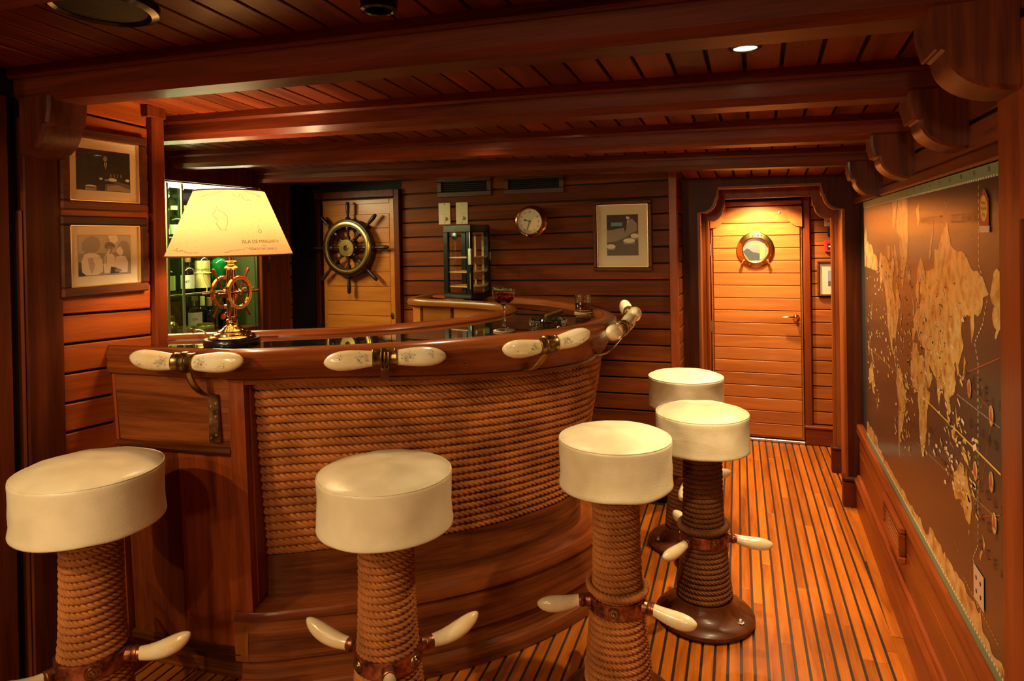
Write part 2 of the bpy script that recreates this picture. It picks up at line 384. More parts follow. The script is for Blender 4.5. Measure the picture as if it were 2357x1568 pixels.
def rotm(axis_to, origin=(0, 0, 0), spin=0.0):
    """matrix whose local z points along axis_to"""
    return Matrix.Translation(origin) @ Vector((0, 0, 1)).rotation_difference(Vector(axis_to).normalized()).to_matrix().to_4x4() @ Matrix.Rotation(spin, 4, 'Z')
def frame(X, Y, Z, O): return Matrix(((X[0], Y[0], Z[0], O[0]), (X[1], Y[1], Z[1], O[1]), (X[2], Y[2], Z[2], O[2]), (0, 0, 0, 1)))
TSC = bpy.data.scenes.new('lettering_bench')
def textmesh(body, size, ax='CENTER'):
    cu = bpy.data.curves.new('lettering', 'FONT'); cu.body = body; cu.size = size; cu.align_x = ax; cu.align_y = 'CENTER'; cu.resolution_u = 3
    o = bpy.data.objects.new('lettering', cu); TSC.collection.objects.link(o); vl = TSC.view_layers[0]; vl.update()
    dg = vl.depsgraph; me = bpy.data.meshes.new_from_object(o.evaluated_get(dg))
    bpy.data.objects.remove(o); bpy.data.curves.remove(cu); return me
def text(body, size, M, mat, parent, name='lettering', warp=None, sx=1.0):
    me = textmesh(body, size); me.materials.clear()
    for v in me.vertices:
        p = Vector((v.co.x * sx, v.co.y, 0)); v.co = warp(p) if warp else M @ p
    return link(name, me, mat, parent)
def spline(pts, n):
    """centripetal-ish Catmull-Rom resampled to n equal steps"""
    P = np.array(pts, float); P = np.vstack([2 * P[0] - P[1], P, 2 * P[-1] - P[-2]]); out = []
    for i in range(1, len(P) - 2):
        for t in np.linspace(0, 1, 24, endpoint=False):
            a, b, c, d = P[i - 1], P[i], P[i + 1], P[i + 2]
            out.append(0.5 * (2 * b + (c - a) * t + (2 * a - 5 * b + 4 * c - d) * t * t + (3 * b - a - 3 * c + d) * t ** 3))
    out.append(P[-2]); out = np.array(out)
    s = np.concatenate([[0], np.cumsum(np.linalg.norm(np.diff(out, axis=0), axis=1))]); q = np.linspace(0, s[-1], n)
    return np.stack([np.interp(q, s, out[:, k]) for k in range(out.shape[1])], 1)
def normals2(P):
    t = np.gradient(P, axis=0); t /= np.linalg.norm(t, axis=1)[:, None]; return np.stack([t[:, 1], -t[:, 0]], 1)   # right-hand side of travel
def loft(rows, closed=False):
    """rows: list over s of list of (x,y,z); closed = profile is a loop. uv in metres"""
    A = np.array(rows, float); n, m, _ = A.shape; mb = MB(); vs = A.reshape(-1, 3)
    ds = np.concatenate([[0], np.cumsum(np.linalg.norm(np.diff(A.mean(1), axis=0), axis=1))])
    mid = A[n // 2]; mm = np.vstack([mid, mid[:1]]) if closed else mid
    dv = np.concatenate([[0], np.cumsum(np.linalg.norm(np.diff(mm, axis=0), axis=1))])
    fs = []; uv = []; mk = m if closed else m - 1
    for i in range(n - 1):
        for j in range(mk):
            j2 = (j + 1) % m; fs.append((i * m + j, (i + 1) * m + j, (i + 1) * m + j2, i * m + j2))
            uv.append([(ds[i], dv[j]), (ds[i + 1], dv[j]), (ds[i + 1], dv[j + 1]), (ds[i], dv[j + 1])])
    if closed:
        fs.append(list(range(m))); uv.append([(p[0] + p[1], p[2]) for p in A[0]]); fs.append([(n - 1) * m + j for j in range(m)][::-1]); uv.append([(p[0] + p[1], p[2]) for p in A[-1]][::-1])
    return mb.add(vs, fs, uv)
def rope(path, rad, lay, up, n=16, step=None):
    """four-strand laid rope swept along path"""
    P = np.array(path, float); s = np.concatenate([[0], np.cumsum(np.linalg.norm(np.diff(P, axis=0), axis=1))])
    k = max(8, int(s[-1] / (step or rad * 0.55))); q = np.linspace(0, s[-1], k); P = np.stack([np.interp(q, s, P[:, i]) for i in range(3)], 1)
    T = np.gradient(P, axis=0); T /= np.linalg.norm(T, axis=1)[:, None]
    U = np.broadcast_to(np.array(up, float), P.shape) if np.ndim(up) == 1 else np.stack([np.interp(q, s, np.array(up)[:, i]) for i in range(3)], 1)
    U = U - T * np.sum(U * T, 1)[:, None]; U /= np.linalg.norm(U, axis=1)[:, None]; B = np.cross(T, U)
    th = np.linspace(0, 2 * PI, n, endpoint=False); d, rc = 0.53 * rad, 0.49 * rad
    a = (th + PI / 4) % (PI / 2) - PI / 4; prof = d * np.cos(a) + np.sqrt(np.maximum(rc ** 2 - (d * np.sin(a)) ** 2, 0))
    ph = th[None, :] + (2 * PI * q / lay)[:, None]
    V = P[:, None, :] + U[:, None, :] * (prof[None, :] * np.cos(ph))[..., None] + B[:, None, :] * (prof[None, :] * np.sin(ph))[..., None]
    mb = MB(); fs = []; uv = []
    for i in range(k - 1):
        for j in range(n):
            j2 = (j + 1) % n; fs.append((i * n + j, i * n + j2, (i + 1) * n + j2, (i + 1) * n + j))
            uv.append([(j / n, q[i]), ((j + 1) / n, q[i]), ((j + 1) / n, q[i + 1]), (j / n, q[i + 1])])
    fs += [list(range(n)), [(k - 1) * n + j for j in range(n)]]; uv += [[(0, 0)] * n] * 2
    return mb.add(V.reshape(-1, 3), fs, uv)
def spot(name, loc, power, ang=95, blend=0.7, rad=0.03, parent=None, aim=(0, 0, -1), col=WARM):
    l = bpy.data.lights.new(name, 'SPOT'); l.energy = power; l.spot_size = R(ang); l.spot_blend = blend; l.shadow_soft_size = rad; l.color = col
    o = bpy.data.objects.new(name, l); COL.objects.link(o); o.location = loc
    o.rotation_mode = 'QUATERNION'; o.rotation_quaternion = Vector((0, 0, -1)).rotation_difference(Vector(aim).normalized())
    if parent: o.parent = parent
    return o

# ================================================================== SETTING
XL, XR, YB = -2.22, 0.54, 4.06
def zc(x, y): return 2.125 - 0.02 * x - 0.06 * (y - 1.47)
def zb(x, y): return 2.016 - 0.021 * x - 0.048 * (y - 1.6)

# ---- floor: dark caulked bed with teak deck strips
floor = bx('floor', (-3.45, -2.7, -0.10), (0.75, 5.75, -0.004), 'caulk', ch=0)
tag(floor, 'varnished teak deck floor with black caulked seams', 'floor', kind='structure')
PW = 0.0475; FA = -0.027
def strip_mesh(L): return MB().box((-(PW - 0.0095) / 2, -L / 2, -0.012), ((PW - 0.0095) / 2, L / 2, 0.0), 0.0012).mesh('plank', 0)
SM = {}
for k in range(-50, 13):
    c = 0.038 + PW * (k + 0.5); y = 0.2 - random.random() * 1.2
    if c < -2.3: continue
    yend = 4.02 if c < -0.42 else 5.50
    while y < yend - 0.02:
        L = min(round(random.uniform(0.8, 2.2), 1), yend - y); L = round(L, 2); yc = y + L / 2; xc = c + FA * yc
        if y + L > 0.3 and xc < 0.505:
            if L not in SM: SM[L] = strip_mesh(L); SM[L].materials.append(MATS['floor_wood'])
            link('plank', SM[L], None, floor, (xc, yc, 0), (0, 0, math.atan(-FA)))
        y += L + 0.0015
for y0, y1 in ((0.4, 2.98), (2.985, 4.31)):
    bx('margin_board', (0.474, y0, -0.012), (0.536, y1, 0.001), 'floor_wood', floor, 0.001)

# ---- ceiling: planks and cambered beams
ceil = MB(); ceil.add([(x, y, zc(x, y) + h) for h in (0.016, 0.12) for y in (-2.7, 4.45) for x in (-3.45, 0.75)], [(0, 2, 3, 1), (4, 5, 7, 6), (0, 1, 5, 4), (2, 6, 7, 3), (0, 4, 6, 2), (1, 3, 7, 5)])
ceiling = ceil.build('ceiling', 'void', smooth=0); tag(ceiling, 'mahogany plank ceiling crossed by cambered deck beams', 'ceiling', kind='structure')
pm = MB().box((-0.0445, -3.5, 0), (0.0445, 3.5, 0.014), 0.002).mesh('plank', 0); pm.materials.append(MATS['ceiling_wood'])
k = -34
while True:
    x = -0.028 + 0.0995 * (k + 0.5); k += 1
    if x > 0.62: break
    link('plank', pm, None, ceiling, (x, 0.92, zc(x, 0.92)), (math.atan(-0.06), math.atan(0.02), 0))
def corbel_mesh(d, h, t, sgn):
    """bracket projecting d from the wall; local origin = wall, beam underside, front face"""
    pr = [(0, 0.01), (d, 0.01), (d * 0.985, -0.2 * h), (d * 0.915, -0.44 * h), (d * 0.885, -0.452 * h), (d * 0.845, -0.445 * h), (d * 0.80, -0.47 * h)]
    for a in range(0, 9):
        t_ = a / 8 * PI / 2; pr.append((d * 0.795 * math.cos(t_) , -h * (0.49 + 0.51 * math.sin(t_))))
    m = MB(); P = pr; n = len(P); ch = 0.008
    secs = []
    for y, ins in ((0, ch), (ch, 0), (t - ch, 0), (t, ch)):
        row = []
        for i, (u, v) in enumerate(P):
            k = 1 - ins / d if u > 0.001 else 1; kv = v * (1 - ins / h) if v < 0 else v
            row.append((-sgn * u * k, y, kv))
        secs.append(row)
    fs = []; vs = sum(secs, [])
    for j in range(3):
        for i in range(n): fs.append((j * n + i, j * n + (i + 1) % n, (j + 1) * n + (i + 1) % n, (j + 1) * n + i))
    fs += [list(range(n)), [3 * n + i for i in range(n)][::-1]]
    return m.add(vs, fs).mesh('corbel', 25)
for y0, xa, xb_ in ((1.47, -2.24, 0.50), (2.13, -3.02, 0.56), (2.79, -3.02, 0.56), (3.45, -3.0, 0.56), (0.81, -2.24, 0.56), (0.15, -2.24, 0.56)):
    rows = []
    for x in np.linspace(xa, xb_, 9):
        zu = zb(x, y0 + 0.06); zt = zc(x, y0) + 0.012
        rows.append([(x, y0 - 0.022, zt), (x, y0 - 0.022, zt - 0.036), (x, y0 - 0.014, zt - 0.044), (x, y0, zt - 0.044), (x, y0, zu + 0.022), (x, y0 + 0.018, zu), (x, y0 + 0.112, zu), (x, y0 + 0.13, zu + 0.02), (x, y0 + 0.13, zt - 0.044), (x, y0 + 0.15, zt - 0.036), (x, y0 + 0.15, zt)])
    b = loft(rows, True).build('beam', 'beam_wood', ceiling, smooth=20)
    wx = 0.453 if y0 == 1.47 else XR
    link('corbel', corbel_mesh(0.145, 0.158, 0.135, 1), 'corbel_wood', b, (wx, y0 - 0.003, zb(wx - 0.15, y0 + 0.06) + 0.003))
    if y0 <= 1.47: link('corbel', corbel_mesh(0.135, 0.175, 0.135, -1), 'corbel_wood', b, (XL + 0.012, y0 - 0.003, zb(XL + .1, y0 + 0.06) + 0.003))

# ---- right wall: backing, frieze, rails, lower planks, baseboard
wr = bx('wall_right', (XR + 0.014, -2.7, 0), (0.72, 4.40, 2.25), 'void', ch=0); tag(wr, 'panelled mahogany wall that carries the painted chart', 'wall', kind='structure')
def ybox(name, x0, y0, y1, z0, z1, mat, par, ch=0.003): return bx(name, (x0, y0, z0), (XR + 0.02, y1, z1), mat, par, ch)
for y0, y1 in ((1.6, 4.32), (-2.6, 1.465)):
    ybox('frieze_board', XR - 0.004, y0, y1, 1.895, 2.10, 'trim_y', wr)
    ybox('frieze_board', XR - 0.002, y0, y1, 1.812, 1.885, 'trim_y', wr)
    ybox('picture_rail', XR - 0.018, y0, y1, 1.766, 1.806, 'trim_y', wr, 0.006)
    ybox('chair_rail', XR - 0.020, y0, y1, 0.440, 0.494, 'trim_y', wr, 0.007)
    ybox('plank', XR - 0.006, y0, y1, 0.335, 0.436, 'panel_y', wr, 0.003)
    ybox('plank', XR - 0.006, y0, y1, 0.200, 0.331, 'panel_y', wr, 0.003)
bbr = bx('baseboard_right', (XR - 0.026, -2.6, 0.001), (XR + 0.012, 4.31, 0.150), 'trim_y', ch=0.003); tag(bbr, 'reddish mahogany baseboard under the painted chart', 'baseboard', kind='structure')
bx('cap_moulding', (XR - 0.036, -2.6, 0.151), (XR + 0.012, 4.31, 0.185), 'trim_y', bbr, 0.012)
bx('quarter_bead', (XR - 0.022, -2.6, 0.186), (XR + 0.012, 4.31, 0.199), 'trim_y', bbr, 0.005)
def post(name, a, b, label):
    o = bx(name, a, b, 'trim_z', ch=0.006); return tag(o, label, 'post', kind='structure')
post('trim_1', (0.453, 1.472, 0.001), (0.60, 1.60, 1.99), 'mahogany post under the nearest right-hand corbel')
bx('edge_bead', (0.449, 1.466, 0.0), (0.465, 1.474, 1.62), 'trim_z', bpy.data.objects['trim_1'], 0.003)

# ---- left wall: planks, pilaster, end post
wl = bx('wall_left', (-3.06, -2.7, 0), (XL - 0.016, 1.995, 2.28), 'void', ch=0); tag(wl, 'left wall of horizontal mahogany planks', 'wall', kind='structure')
for k in range(-12, 9):
    z0 = 1.257 + 0.1008 * k + 0.006
    if z0 < 0: continue
    o = bx('plank', (XL - 0.018, 1.585, z0), (XL, 1.955, z0 + 0.092), 'plank_y', wl, 0.003); o.rotation_euler = (-0.045, 0, 0)
o = post('trim_2', (XL - 0.03, 1.955, 0.3), (XL + 0.028, 2.012, 2.125), 'mahogany end post of the picture wall'); bx('cap_block', (XL - 0.03, 1.93, 2.095), (XL + 0.032, 2.016, 2.14), 'trim_z', o, 0.002)
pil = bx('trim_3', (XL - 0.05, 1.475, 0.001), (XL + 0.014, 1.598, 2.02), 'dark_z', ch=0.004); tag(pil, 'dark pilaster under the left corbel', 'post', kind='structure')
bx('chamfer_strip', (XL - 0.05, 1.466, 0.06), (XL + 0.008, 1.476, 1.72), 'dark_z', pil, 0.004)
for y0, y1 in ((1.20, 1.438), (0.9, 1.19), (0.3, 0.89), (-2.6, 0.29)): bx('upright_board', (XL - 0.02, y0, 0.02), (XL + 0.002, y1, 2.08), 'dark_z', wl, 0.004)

# ---- back wall behind the bar
wb = bx('wall_back', (-3.5, YB + 0.016, 0), (-0.452, 4.335, 2.2), 'void', ch=0); tag(wb, 'back wall of horizontal planks behind the bar', 'wall', kind='structure')
bm_ = MB().box((-0.9, 0, 0), (0.9, 0.018, 0.0905), 0.003).mesh('plank', 0); bm_.materials.append(MATS['plank_x'])
for k in range(-1, 20):
    z0 = 1.926 - 0.0992 * (k + 1) + 0.0045
    if z0 < 0.01: break
    link('plank', bm_, None, wb, (-1.395, YB, z0), (0, -0.010, 0))
for k in range(-1, 20):
    z0 = 1.935 - 0.0992 * (k + 1) + 0.006
    if z0 > 0: bx('plank_end', (-0.458, YB + 0.03, z0), (-0.446, 4.336, z0 + 0.087), 'plank_x', wb, 0.003)
tb = bx('trim_4', (-0.496, YB - 0.012, 0.001), (-0.448, YB + 0.05, 2.06), 'trim_z', ch=0.004); tag(tb, 'upright corner board at the right end of the back wall', 'post', kind='structure')
wn = bx('wall_recess', (-3.5, 3.74, 0), (-3.24, 4.08, 2.2), 'void', ch=0); tag(wn, 'dark recess wall beside the bottle cabinet', 'wall', kind='structure')
for k in range(20): bx('plank', (-3.245, 3.77, 0.05 + 0.1 * k), (-3.228, 4.07, 0.142 + 0.1 * k), 'plank_y', wn, 0.003)

# ---- galley door with the ship wheel
d2 = bx('door_2', (-2.935, YB - 0.012, 0.02), (-2.345, YB + 0.014, 1.895), 'galley_wood', ch=0.002); tag(d2, 'honey-coloured plank door behind the bar', 'door', kind='structure')
for k in range(18):
    z0 = 0.06 + 0.102 * k
    if z0 + 0.098 < 1.86: bx('plank', (-2.905, YB - 0.018, z0), (-2.385, YB - 0.008, z0 + 0.098), 'galley_wood', d2, 0.003)
bx('stile', (-2.382, YB - 0.022, 0.03), (-2.348, YB - 0.008, 1.89), 'trim_z', d2, 0.002).data.materials[0] = MATS['galley_wood']
bx('top_rail', (-2.93, YB - 0.022, 1.862), (-2.384, YB - 0.008, 1.892), 'galley_wood', d2, 0.002)
MB().lathe([(0.011, 0), (0.013, 0.004), (0.006, 0.006)], 14, rotm((0, -1, 0), (0, 0, 0)) @ Matrix.Diagonal((1, 1.9, 1, 1))).build('latch_plate', 'brass', d2, tuple(Vector((-2.37, YB - 0.022, 1.085)) - Vector(d2.location)))
df = bx('trim_5', (-2.985, YB - 0.04, 0.001), (-2.945, YB + 0.012, 1.90), 'dark_z', ch=0.003); tag(df, 'dark frame around the galley door', 'door frame', kind='structure')
def rel(o, p): return tuple(Vector(p) - o.location)
def child_bx(name, a, b, mat, par, ch=0.003):
    o = bx(name, a, b, mat, par, ch); o.location = o.location - par.location; return o
for c in list(d2.children):
    if c.name.split('.')[0] in ('plank', 'stile', 'top_rail'): c.location = c.location - d2.location
child_bx('jamb', (-2.338, YB - 0.04, 0.001), (-2.298, YB + 0.012, 1.955), 'dark_z', df)
child_bx('head', (-2.985, YB - 0.04, 1.905), (-2.339, YB + 0.012, 1.955), 'dark_z', df)

# ---- portal arches of the passage
def arch_pts(xl, xr, zs, zt, k=1.0):
    d = 0.125 * k; h = zt - zs
    L = [(0, 0), (0.045 * k, 0.006), (0.072 * k, 0.020), (0.090 * k, 0.042), (0.1 * k, 0.07), (0.104 * k, 0.088), (0.110 * k, 0.090), (0.112 * k, 0.097), (0.125 * k, h)]
    l = [(xl + u, zs + v) for u, v in L]; r = [(xr - u, zs + v) for u, v in L]
    return [(xl, 0.0)] + l + r[::-1] + [(xr, 0.0)]
def portal(name, y, t, op, ox0, ox1, oz, label, mat):
    out = [(ox0, 0.0)] + op + [(ox1, 0.0), (ox1, oz), (ox0, oz)]
    M = frame((1, 0, 0), (0, 0, 1), (0, 1, 0), (0, y, 0))
    o = MB().prism(out, t, M).build(name, mat, smooth=25); tag(o, label, 'portal', kind='structure')
    path = [Vector((u, y - 0.004, v)) for u, v in op]
    rows = []
    for i, p in enumerate(path):
        a = path[max(i - 1, 0)]; b_ = path[min(i + 1, len(path) - 1)]; tg = (b_ - a).normalized(); nn = Vector((-tg.z, 0, tg.x)) * -1
        rows.append([tuple(p + nn * u + Vector((0, v, 0))) for u, v in ((-0.002, 0), (0.010, 0), (0.013, 0.006), (0.013, t * .7), (-0.002, t * .7))])
    loft(rows, True).build('edge_moulding', 'arch_z', o, smooth=30)
    return o
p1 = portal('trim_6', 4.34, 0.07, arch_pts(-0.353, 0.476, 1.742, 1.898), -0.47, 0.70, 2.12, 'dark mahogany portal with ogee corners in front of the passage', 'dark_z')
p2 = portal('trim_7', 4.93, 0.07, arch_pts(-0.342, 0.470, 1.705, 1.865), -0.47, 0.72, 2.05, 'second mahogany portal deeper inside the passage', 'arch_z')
def plinth(par, x0, x1, y0, y1):
    bx('plinth_block', (x0, y0, 0.001), (x1, y1, 0.145), 'dark_z', par, 0.003); bx('plinth_cap', (x0 - 0.003, y0 - 0.003, 0.146), (x1, y1, 0.176), 'dark_z', par, 0.010)
plinth(p1, 0.448, 0.56, 4.318, 4.40); plinth(p2, 0.443, 0.56, 4.912, 4.99); plinth(p1, -0.46, -0.335, 4.318, 4.40); plinth(p2, -0.46, -0.32, 4.912, 4.99)
we = bx('wall_end', (-0.62, 5.565, 0), (0.75, 5.70, 2.1), 'void', ch=0); tag(we, 'end wall of the passage around the plank door', 'wall', kind='structure')
for k in range(20):
    z0 = 0.150 + 0.097 * k
    if z0 < 1.95: bx('plank', (0.375, 5.548, z0 + 0.004), (0.68, 5.57, z0 + 0.094), 'plank_pass', we, 0.003)
bx('skirting', (0.318, 5.505, 0.001), (0.68, 5.57, 0.120), 'trim_x', we, 0.003); bx('skirting_cap', (0.312, 5.495, 0.121), (0.68, 5.57, 0.147), 'trim_x', we, 0.008)
for name, a, b_, lab in (('wall_passage_left', (-0.62, 4.405, 0), (-0.372, 5.57, 2.1), 'left side wall of the short passage'), ('wall_passage_right', (0.50, 4.405, 0), (0.75, 4.935, 2.1), 'right side wall of the short passage')):
    tag(bx(name, a, b_, 'arch_z', ch=0), lab, 'wall', kind='structure')
tag(bx('ceiling_passage', (-0.6, 4.40, 1.935), (0.75, 5.70, 2.1), 'trim_x', ch=0), 'low mahogany ceiling of the passage', 'ceiling', kind='structure')
tag(bx('wall_passage_far', (0.70, 4.99, 0), (0.80, 5.57, 2.1), 'trim_z', ch=0), 'far side wall of the passage beyond the second portal', 'wall', kind='structure')
# ---- passage door
d1 = bx('door_1', (-0.352, 5.525, 0.028), (0.312, 5.562, 1.815), 'door_wood', ch=0.002); tag(d1, 'brightly lit plank door with a brass porthole', 'door', kind='structure')
for k in range(19):
    z0 = 0.045 + 0.0968 * k; z1 = z0 + 0.0925
    if z1 > 1.80: z1 = 1.805
    if z1 - z0 > 0.03: child_bx('plank', (-0.335, 5.513, z0), (0.298, 5.530, z1), 'door_wood', d1, 0.003)
for sg, x0 in ((1, -0.354), (-1, 0.314)):
    pts = [(0, 1.655), (0.045, 1.661), (0.078, 1.682), (0.095, 1.715), (0.098, 1.735), (0.106, 1.737), (0.122, 1.808), (0, 1.808)]
    o = MB().prism([(x0 + sg * u, v) for u, v in pts], 0.016, frame((1, 0, 0), (0, 0, 1), (0, 1, 0), (0, 5.500, 0))).build('corner_bracket', 'door_wood', d1, smooth=25); o.location = -d1.location
for z in (1.486, 0.88):
    o = MB().tube([(-0.357, 5.512, z - 0.045), (-0.357, 5.512, z + 0.045)], 0.006, 8).box((-0.36, 5.512, z - 0.045), (-0.345, 5.516, z + 0.045)).build('hinge', 'steel', d1); o.location = -d1.location
ph = MB().lathe([(0.098, 0), (0.137, 0.0), (0.138, 0.010), (0.128, 0.018), (0.112, 0.020), (0.100, 0.026), (0.092, 0.022), (0.090, 0.0)], 48, rotm((0, -1, 0), (-0.02, 5.513, 1.482)), cap=False)
ph = ph.build('porthole_ring', 'brass', d1); ph.location = -d1.location
MB().lathe([(0.0, 0.004), (0.095, 0.004)], 40, rotm((0, -1, 0), (-0.02, 5.513, 1.482)), cap=False).build('porthole_mirror', 'steel', ph)
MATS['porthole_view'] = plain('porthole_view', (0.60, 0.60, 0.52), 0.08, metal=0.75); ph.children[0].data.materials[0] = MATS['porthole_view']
for nm_, mt_, pts in (('reflected_hill', (0.05, 0.055, 0.06), [(-0.090, -0.01), (-0.062, 0.012), (-0.045, 0.004), (-0.02, -0.018), (0.012, -0.022), (0.03, -0.03), (0.03, -0.08), (-0.045, -0.08), (-0.088, -0.02)]), ('reflected_frame', (0.60, 0.30, 0.08), [(0.032, -0.075), (0.066, -0.055), (0.068, 0.050), (-0.03, 0.055), (-0.03, 0.038), (0.032, 0.034)])):  # reflections painted as flat coloured shapes on the mirror disc
    plain(nm_, mt_, 0.3); MB().prism([(u, v) for u, v in pts], 0.0006, frame((1, 0, 0), (0, 0, 1), (0, -1, 0), (-0.02, 5.5086, 1.482))).build('painted_reflection', nm_, ph, smooth=0)
for k in range(8):
    a = 2 * PI * k / 8 + 0.4
    MB().lathe([(0.006, 0), (0.006, 0.003), (0.003, 0.006), (0.0, 0.006)], 8, rotm((0, -1, 0), (-0.02 + 0.120 * math.cos(a), 5.495, 1.482 + 0.120 * math.sin(a)))).build('bolt', 'polished_brass', ph)
for sx in (-1, 1): MB().tube([(-0.02 + sx * 0.088, 5.492, 1.40), (-0.02 + sx * 0.100, 5.482, 1.378)], [0.009, 0.012], 10).build('dog_screw', 'polished_brass', ph)
MB().box((-0.045, 5.482, 1.585), (0.005, 5.5, 1.605), 0.004).build('ring_hinge', 'polished_brass', ph)
h_ = MB().lathe([(0.025, 0), (0.026, 0.004), (0.016, 0.008), (0.011, 0.012), (0.011, 0.045), (0.0, 0.047)], 20, rotm((0, -1, 0), (0.263, 5.512, 0.961))).tube([(0.263, 5.47, 0.961), (0.24, 5.466, 0.968), (0.20, 5.466, 0.970), (0.165, 5.47, 0.966)], [0.009, 0.0085, 0.007, 0.006], 10).build('lever_handle', 'polished_brass', d1); h_.location = -d1.location
o = MB().lathe([(0.012, 0), (0.010, 0.005), (0.0, 0.006)], 12, rotm((0, -1, 0), (0.155, 5.513, 1.765))).build('coat_hook', 'steel', d1); o.location = -d1.location
dj = bx('trim_8', (0.318, 5.515, 0.001), (0.372, 5.575, 1.90), 'trim_z', ch=0.008); tag(dj, 'mahogany jamb around the passage door', 'door frame', kind='structure')
child_bx('head_moulding', (-0.37, 5.50, 1.822), (0.318, 5.57, 1.862), 'trim_x', dj, 0.010); child_bx('jamb', (-0.372, 5.50, 0.001), (-0.357, 5.57, 1.82), 'trim_z', dj, 0.004)
child_bx('threshold', (-0.352, 5.50, 0.001), (0.316, 5.56, 0.022), 'steel', dj, 0.003)
# ---- walls closing the room behind the camera
tag(bx('wall_front', (-3.1, -2.8, 0), (0.75, -2.68, 2.4), 'trim_z', ch=0), 'wall closing the room behind the viewer', 'wall', kind='structure')
tag(bx('wall_cabinet', (-3.6, 1.9, 0), (-3.42, 4.2, 2.3), 'void', ch=0), 'wall behind the bottle cabinet', 'wall', kind='structure')

# ================================================================== THE BAR
CP = [(-2.24, 1.765), (-2.08, 1.772), (-1.93, 1.782), (-1.78, 1.793), (-1.64, 1.825), (-1.483, 1.912), (-1.34, 1.995), (-1.193, 2.088), (-1.07, 2.185), (-.95, 2.30), (-.84, 2.43), (-.745, 2.575), (-.69, 2.72), (-.668, 2.86), (-.672, 3.0), (-.71, 3.15), (-.79, 3.31), (-.90, 3.47), (-1.03, 3.62), (-1.19, 3.75), (-1.40, 3.85), (-1.62, 3.90), (-1.85, 3.92), (-2.07, 3.925)]
C = spline(CP, 160); CN = normals2(C)
def cpt(i):
    a = int(min(max(i, 0), 158)); f = i - a; p = C[a] * (1 - f) + C[a + 1] * f; n = CN[a] * (1 - f) + CN[a + 1] * f; return p, n / np.linalg.norm(n)
def smooth(a, b, x): t = min(max((x - a) / (b - a), 0), 1); return t * t * (3 - 2 * t)
def nose(i): return smooth(68, 88, i)
def prow(i, prof): p, n = cpt(i); return [(p[0] + n[0] * d, p[1] + n[1] * d, z) for d, z in prof]
def sweep(name, i0, i1, proff, mat, par, closed=True, step=1.0, sm=40):
    k = max(2, int((i1 - i0) / step) + 1); return loft([prow(i, proff(i)) for i in np.linspace(i0, i1, k)], closed).build(name, mat, par, smooth=sm)
bar = thing('bar_counter', 'curved wooden bar counter with a front of rope coils and a glass top', 'bar counter', (-1.3, 2.7, 0))
bar.location = (0, 0, 0)
def fdrop(i): return 0.090 + 0.050 * smooth(24, 80, i)
def rim_prof(i):
    g = smooth(17, 25, i); e = 0.022 * nose(i) - 0.046 * (1 - g); f = fdrop(i)
    return [(-0.012, 1.212), (-0.012, 1.236), (-0.004, 1.241), (0.02 + e * .55, 1.240), (0.040 + e, 1.230), (0.052 + e, 1.208), (0.046 + e * 1.0, 1.185), (0.024 + e * (0.45 + 0.55 * g), 1.168), (0.002 + max(e, -0.01) * .4, 1.24 - f - 0.008), (-0.012 + max(e, -0.01) * .4, 1.24 - f - 0.018), (-0.09, 1.24 - f - 0.018), (-0.09, 1.20), (-0.03, 1.205)]
sweep('rim', 0.6, 146, rim_prof, 'rail_uv', bar)
sweep('rim_bead', 20, 132, lambda i: [(-0.03, 1.24 - fdrop(i) - 0.016), (-0.018, 1.24 - fdrop(i) - 0.024), (-0.022, 1.24 - fdrop(i) - 0.038), (-0.06, 1.24 - fdrop(i) - 0.040), (-0.06, 1.24 - fdrop(i) - 0.016)], 'oak_uv', bar)
# rope front
NR = 21
def rope_off(i, f): return (-0.100 + 0.078 * nose(i)) + f ** 1.1 * (-0.09 - 0.02 * nose(i))
def rope_z(i, f): zt = 1.092 - 0.042 * smooth(24, 80, i); return zt + (0.462 - zt) * f
for r_ in range(NR):
    f = r_ / (NR - 1); ii = np.linspace(22.9, 126, 170); P = []; U = []
    for i in ii:
        p, n = cpt(i); d = rope_off(i, f); P.append((p[0] + n[0] * d, p[1] + n[1] * d, rope_z(i, f) + 0.0012 * math.sin(i * 0.9 + r_ * 2.1))); U.append((n[0], n[1], 0))
    rope(P, 0.0164, 0.090, U, n=16, step=0.0072).build('rope', 'rope_tan', bar, smooth=60)
sweep('rope_backing', 22.6, 130, lambda i: [(rope_off(i, f) - 0.012, rope_z(i, f) + (0.03 if f == 0 else 0)) for f in (0, .25, .5, .75, 1.0)], 'void', bar, closed=False)
def st(i): return 0.055 * nose(i)
sweep('riser', 22.6, 128, lambda i: [(rope_off(i, 1) + 0.012, 0.448), (rope_off(i, 1) + 0.016, 0.305), (rope_off(i, 1) - 0.03, 0.305), (rope_off(i, 1) - 0.03, 0.448)], 'oak_uv', bar)
sweep('step_tread', 19.5, 128, lambda i: [(-0.24, 0.304), (-0.085 + st(i), 0.304), (-0.066 + st(i), 0.298), (-0.058 + st(i), 0.284), (-0.060 + st(i), 0.268), (-0.24, 0.268)], 'rail_uv', bar)
sweep('step_board', 21.7, 128, lambda i: [(-0.070 + st(i), 0.268), (-0.062 + st(i), 0.20), (-0.066 + st(i), 0.125), (-0.10, 0.125), (-0.10, 0.268)], 'oak_uv', bar)
sweep('step_end', 19.5, 21.7, lambda i: [(-0.070 + st(i), 0.268), (-0.060 + st(i), 0.20), (-0.064 + st(i), 0.125), (-0.20, 0.125), (-0.20, 0.268)], 'end_grain', bar, step=0.3)
sweep('kick_board', 20.2, 128, lambda i: [(-0.082 + st(i), 0.125), (-0.074 + st(i), 0.05), (-0.12, 0.05), (-0.12, 0.125)], 'oak_uv', bar)
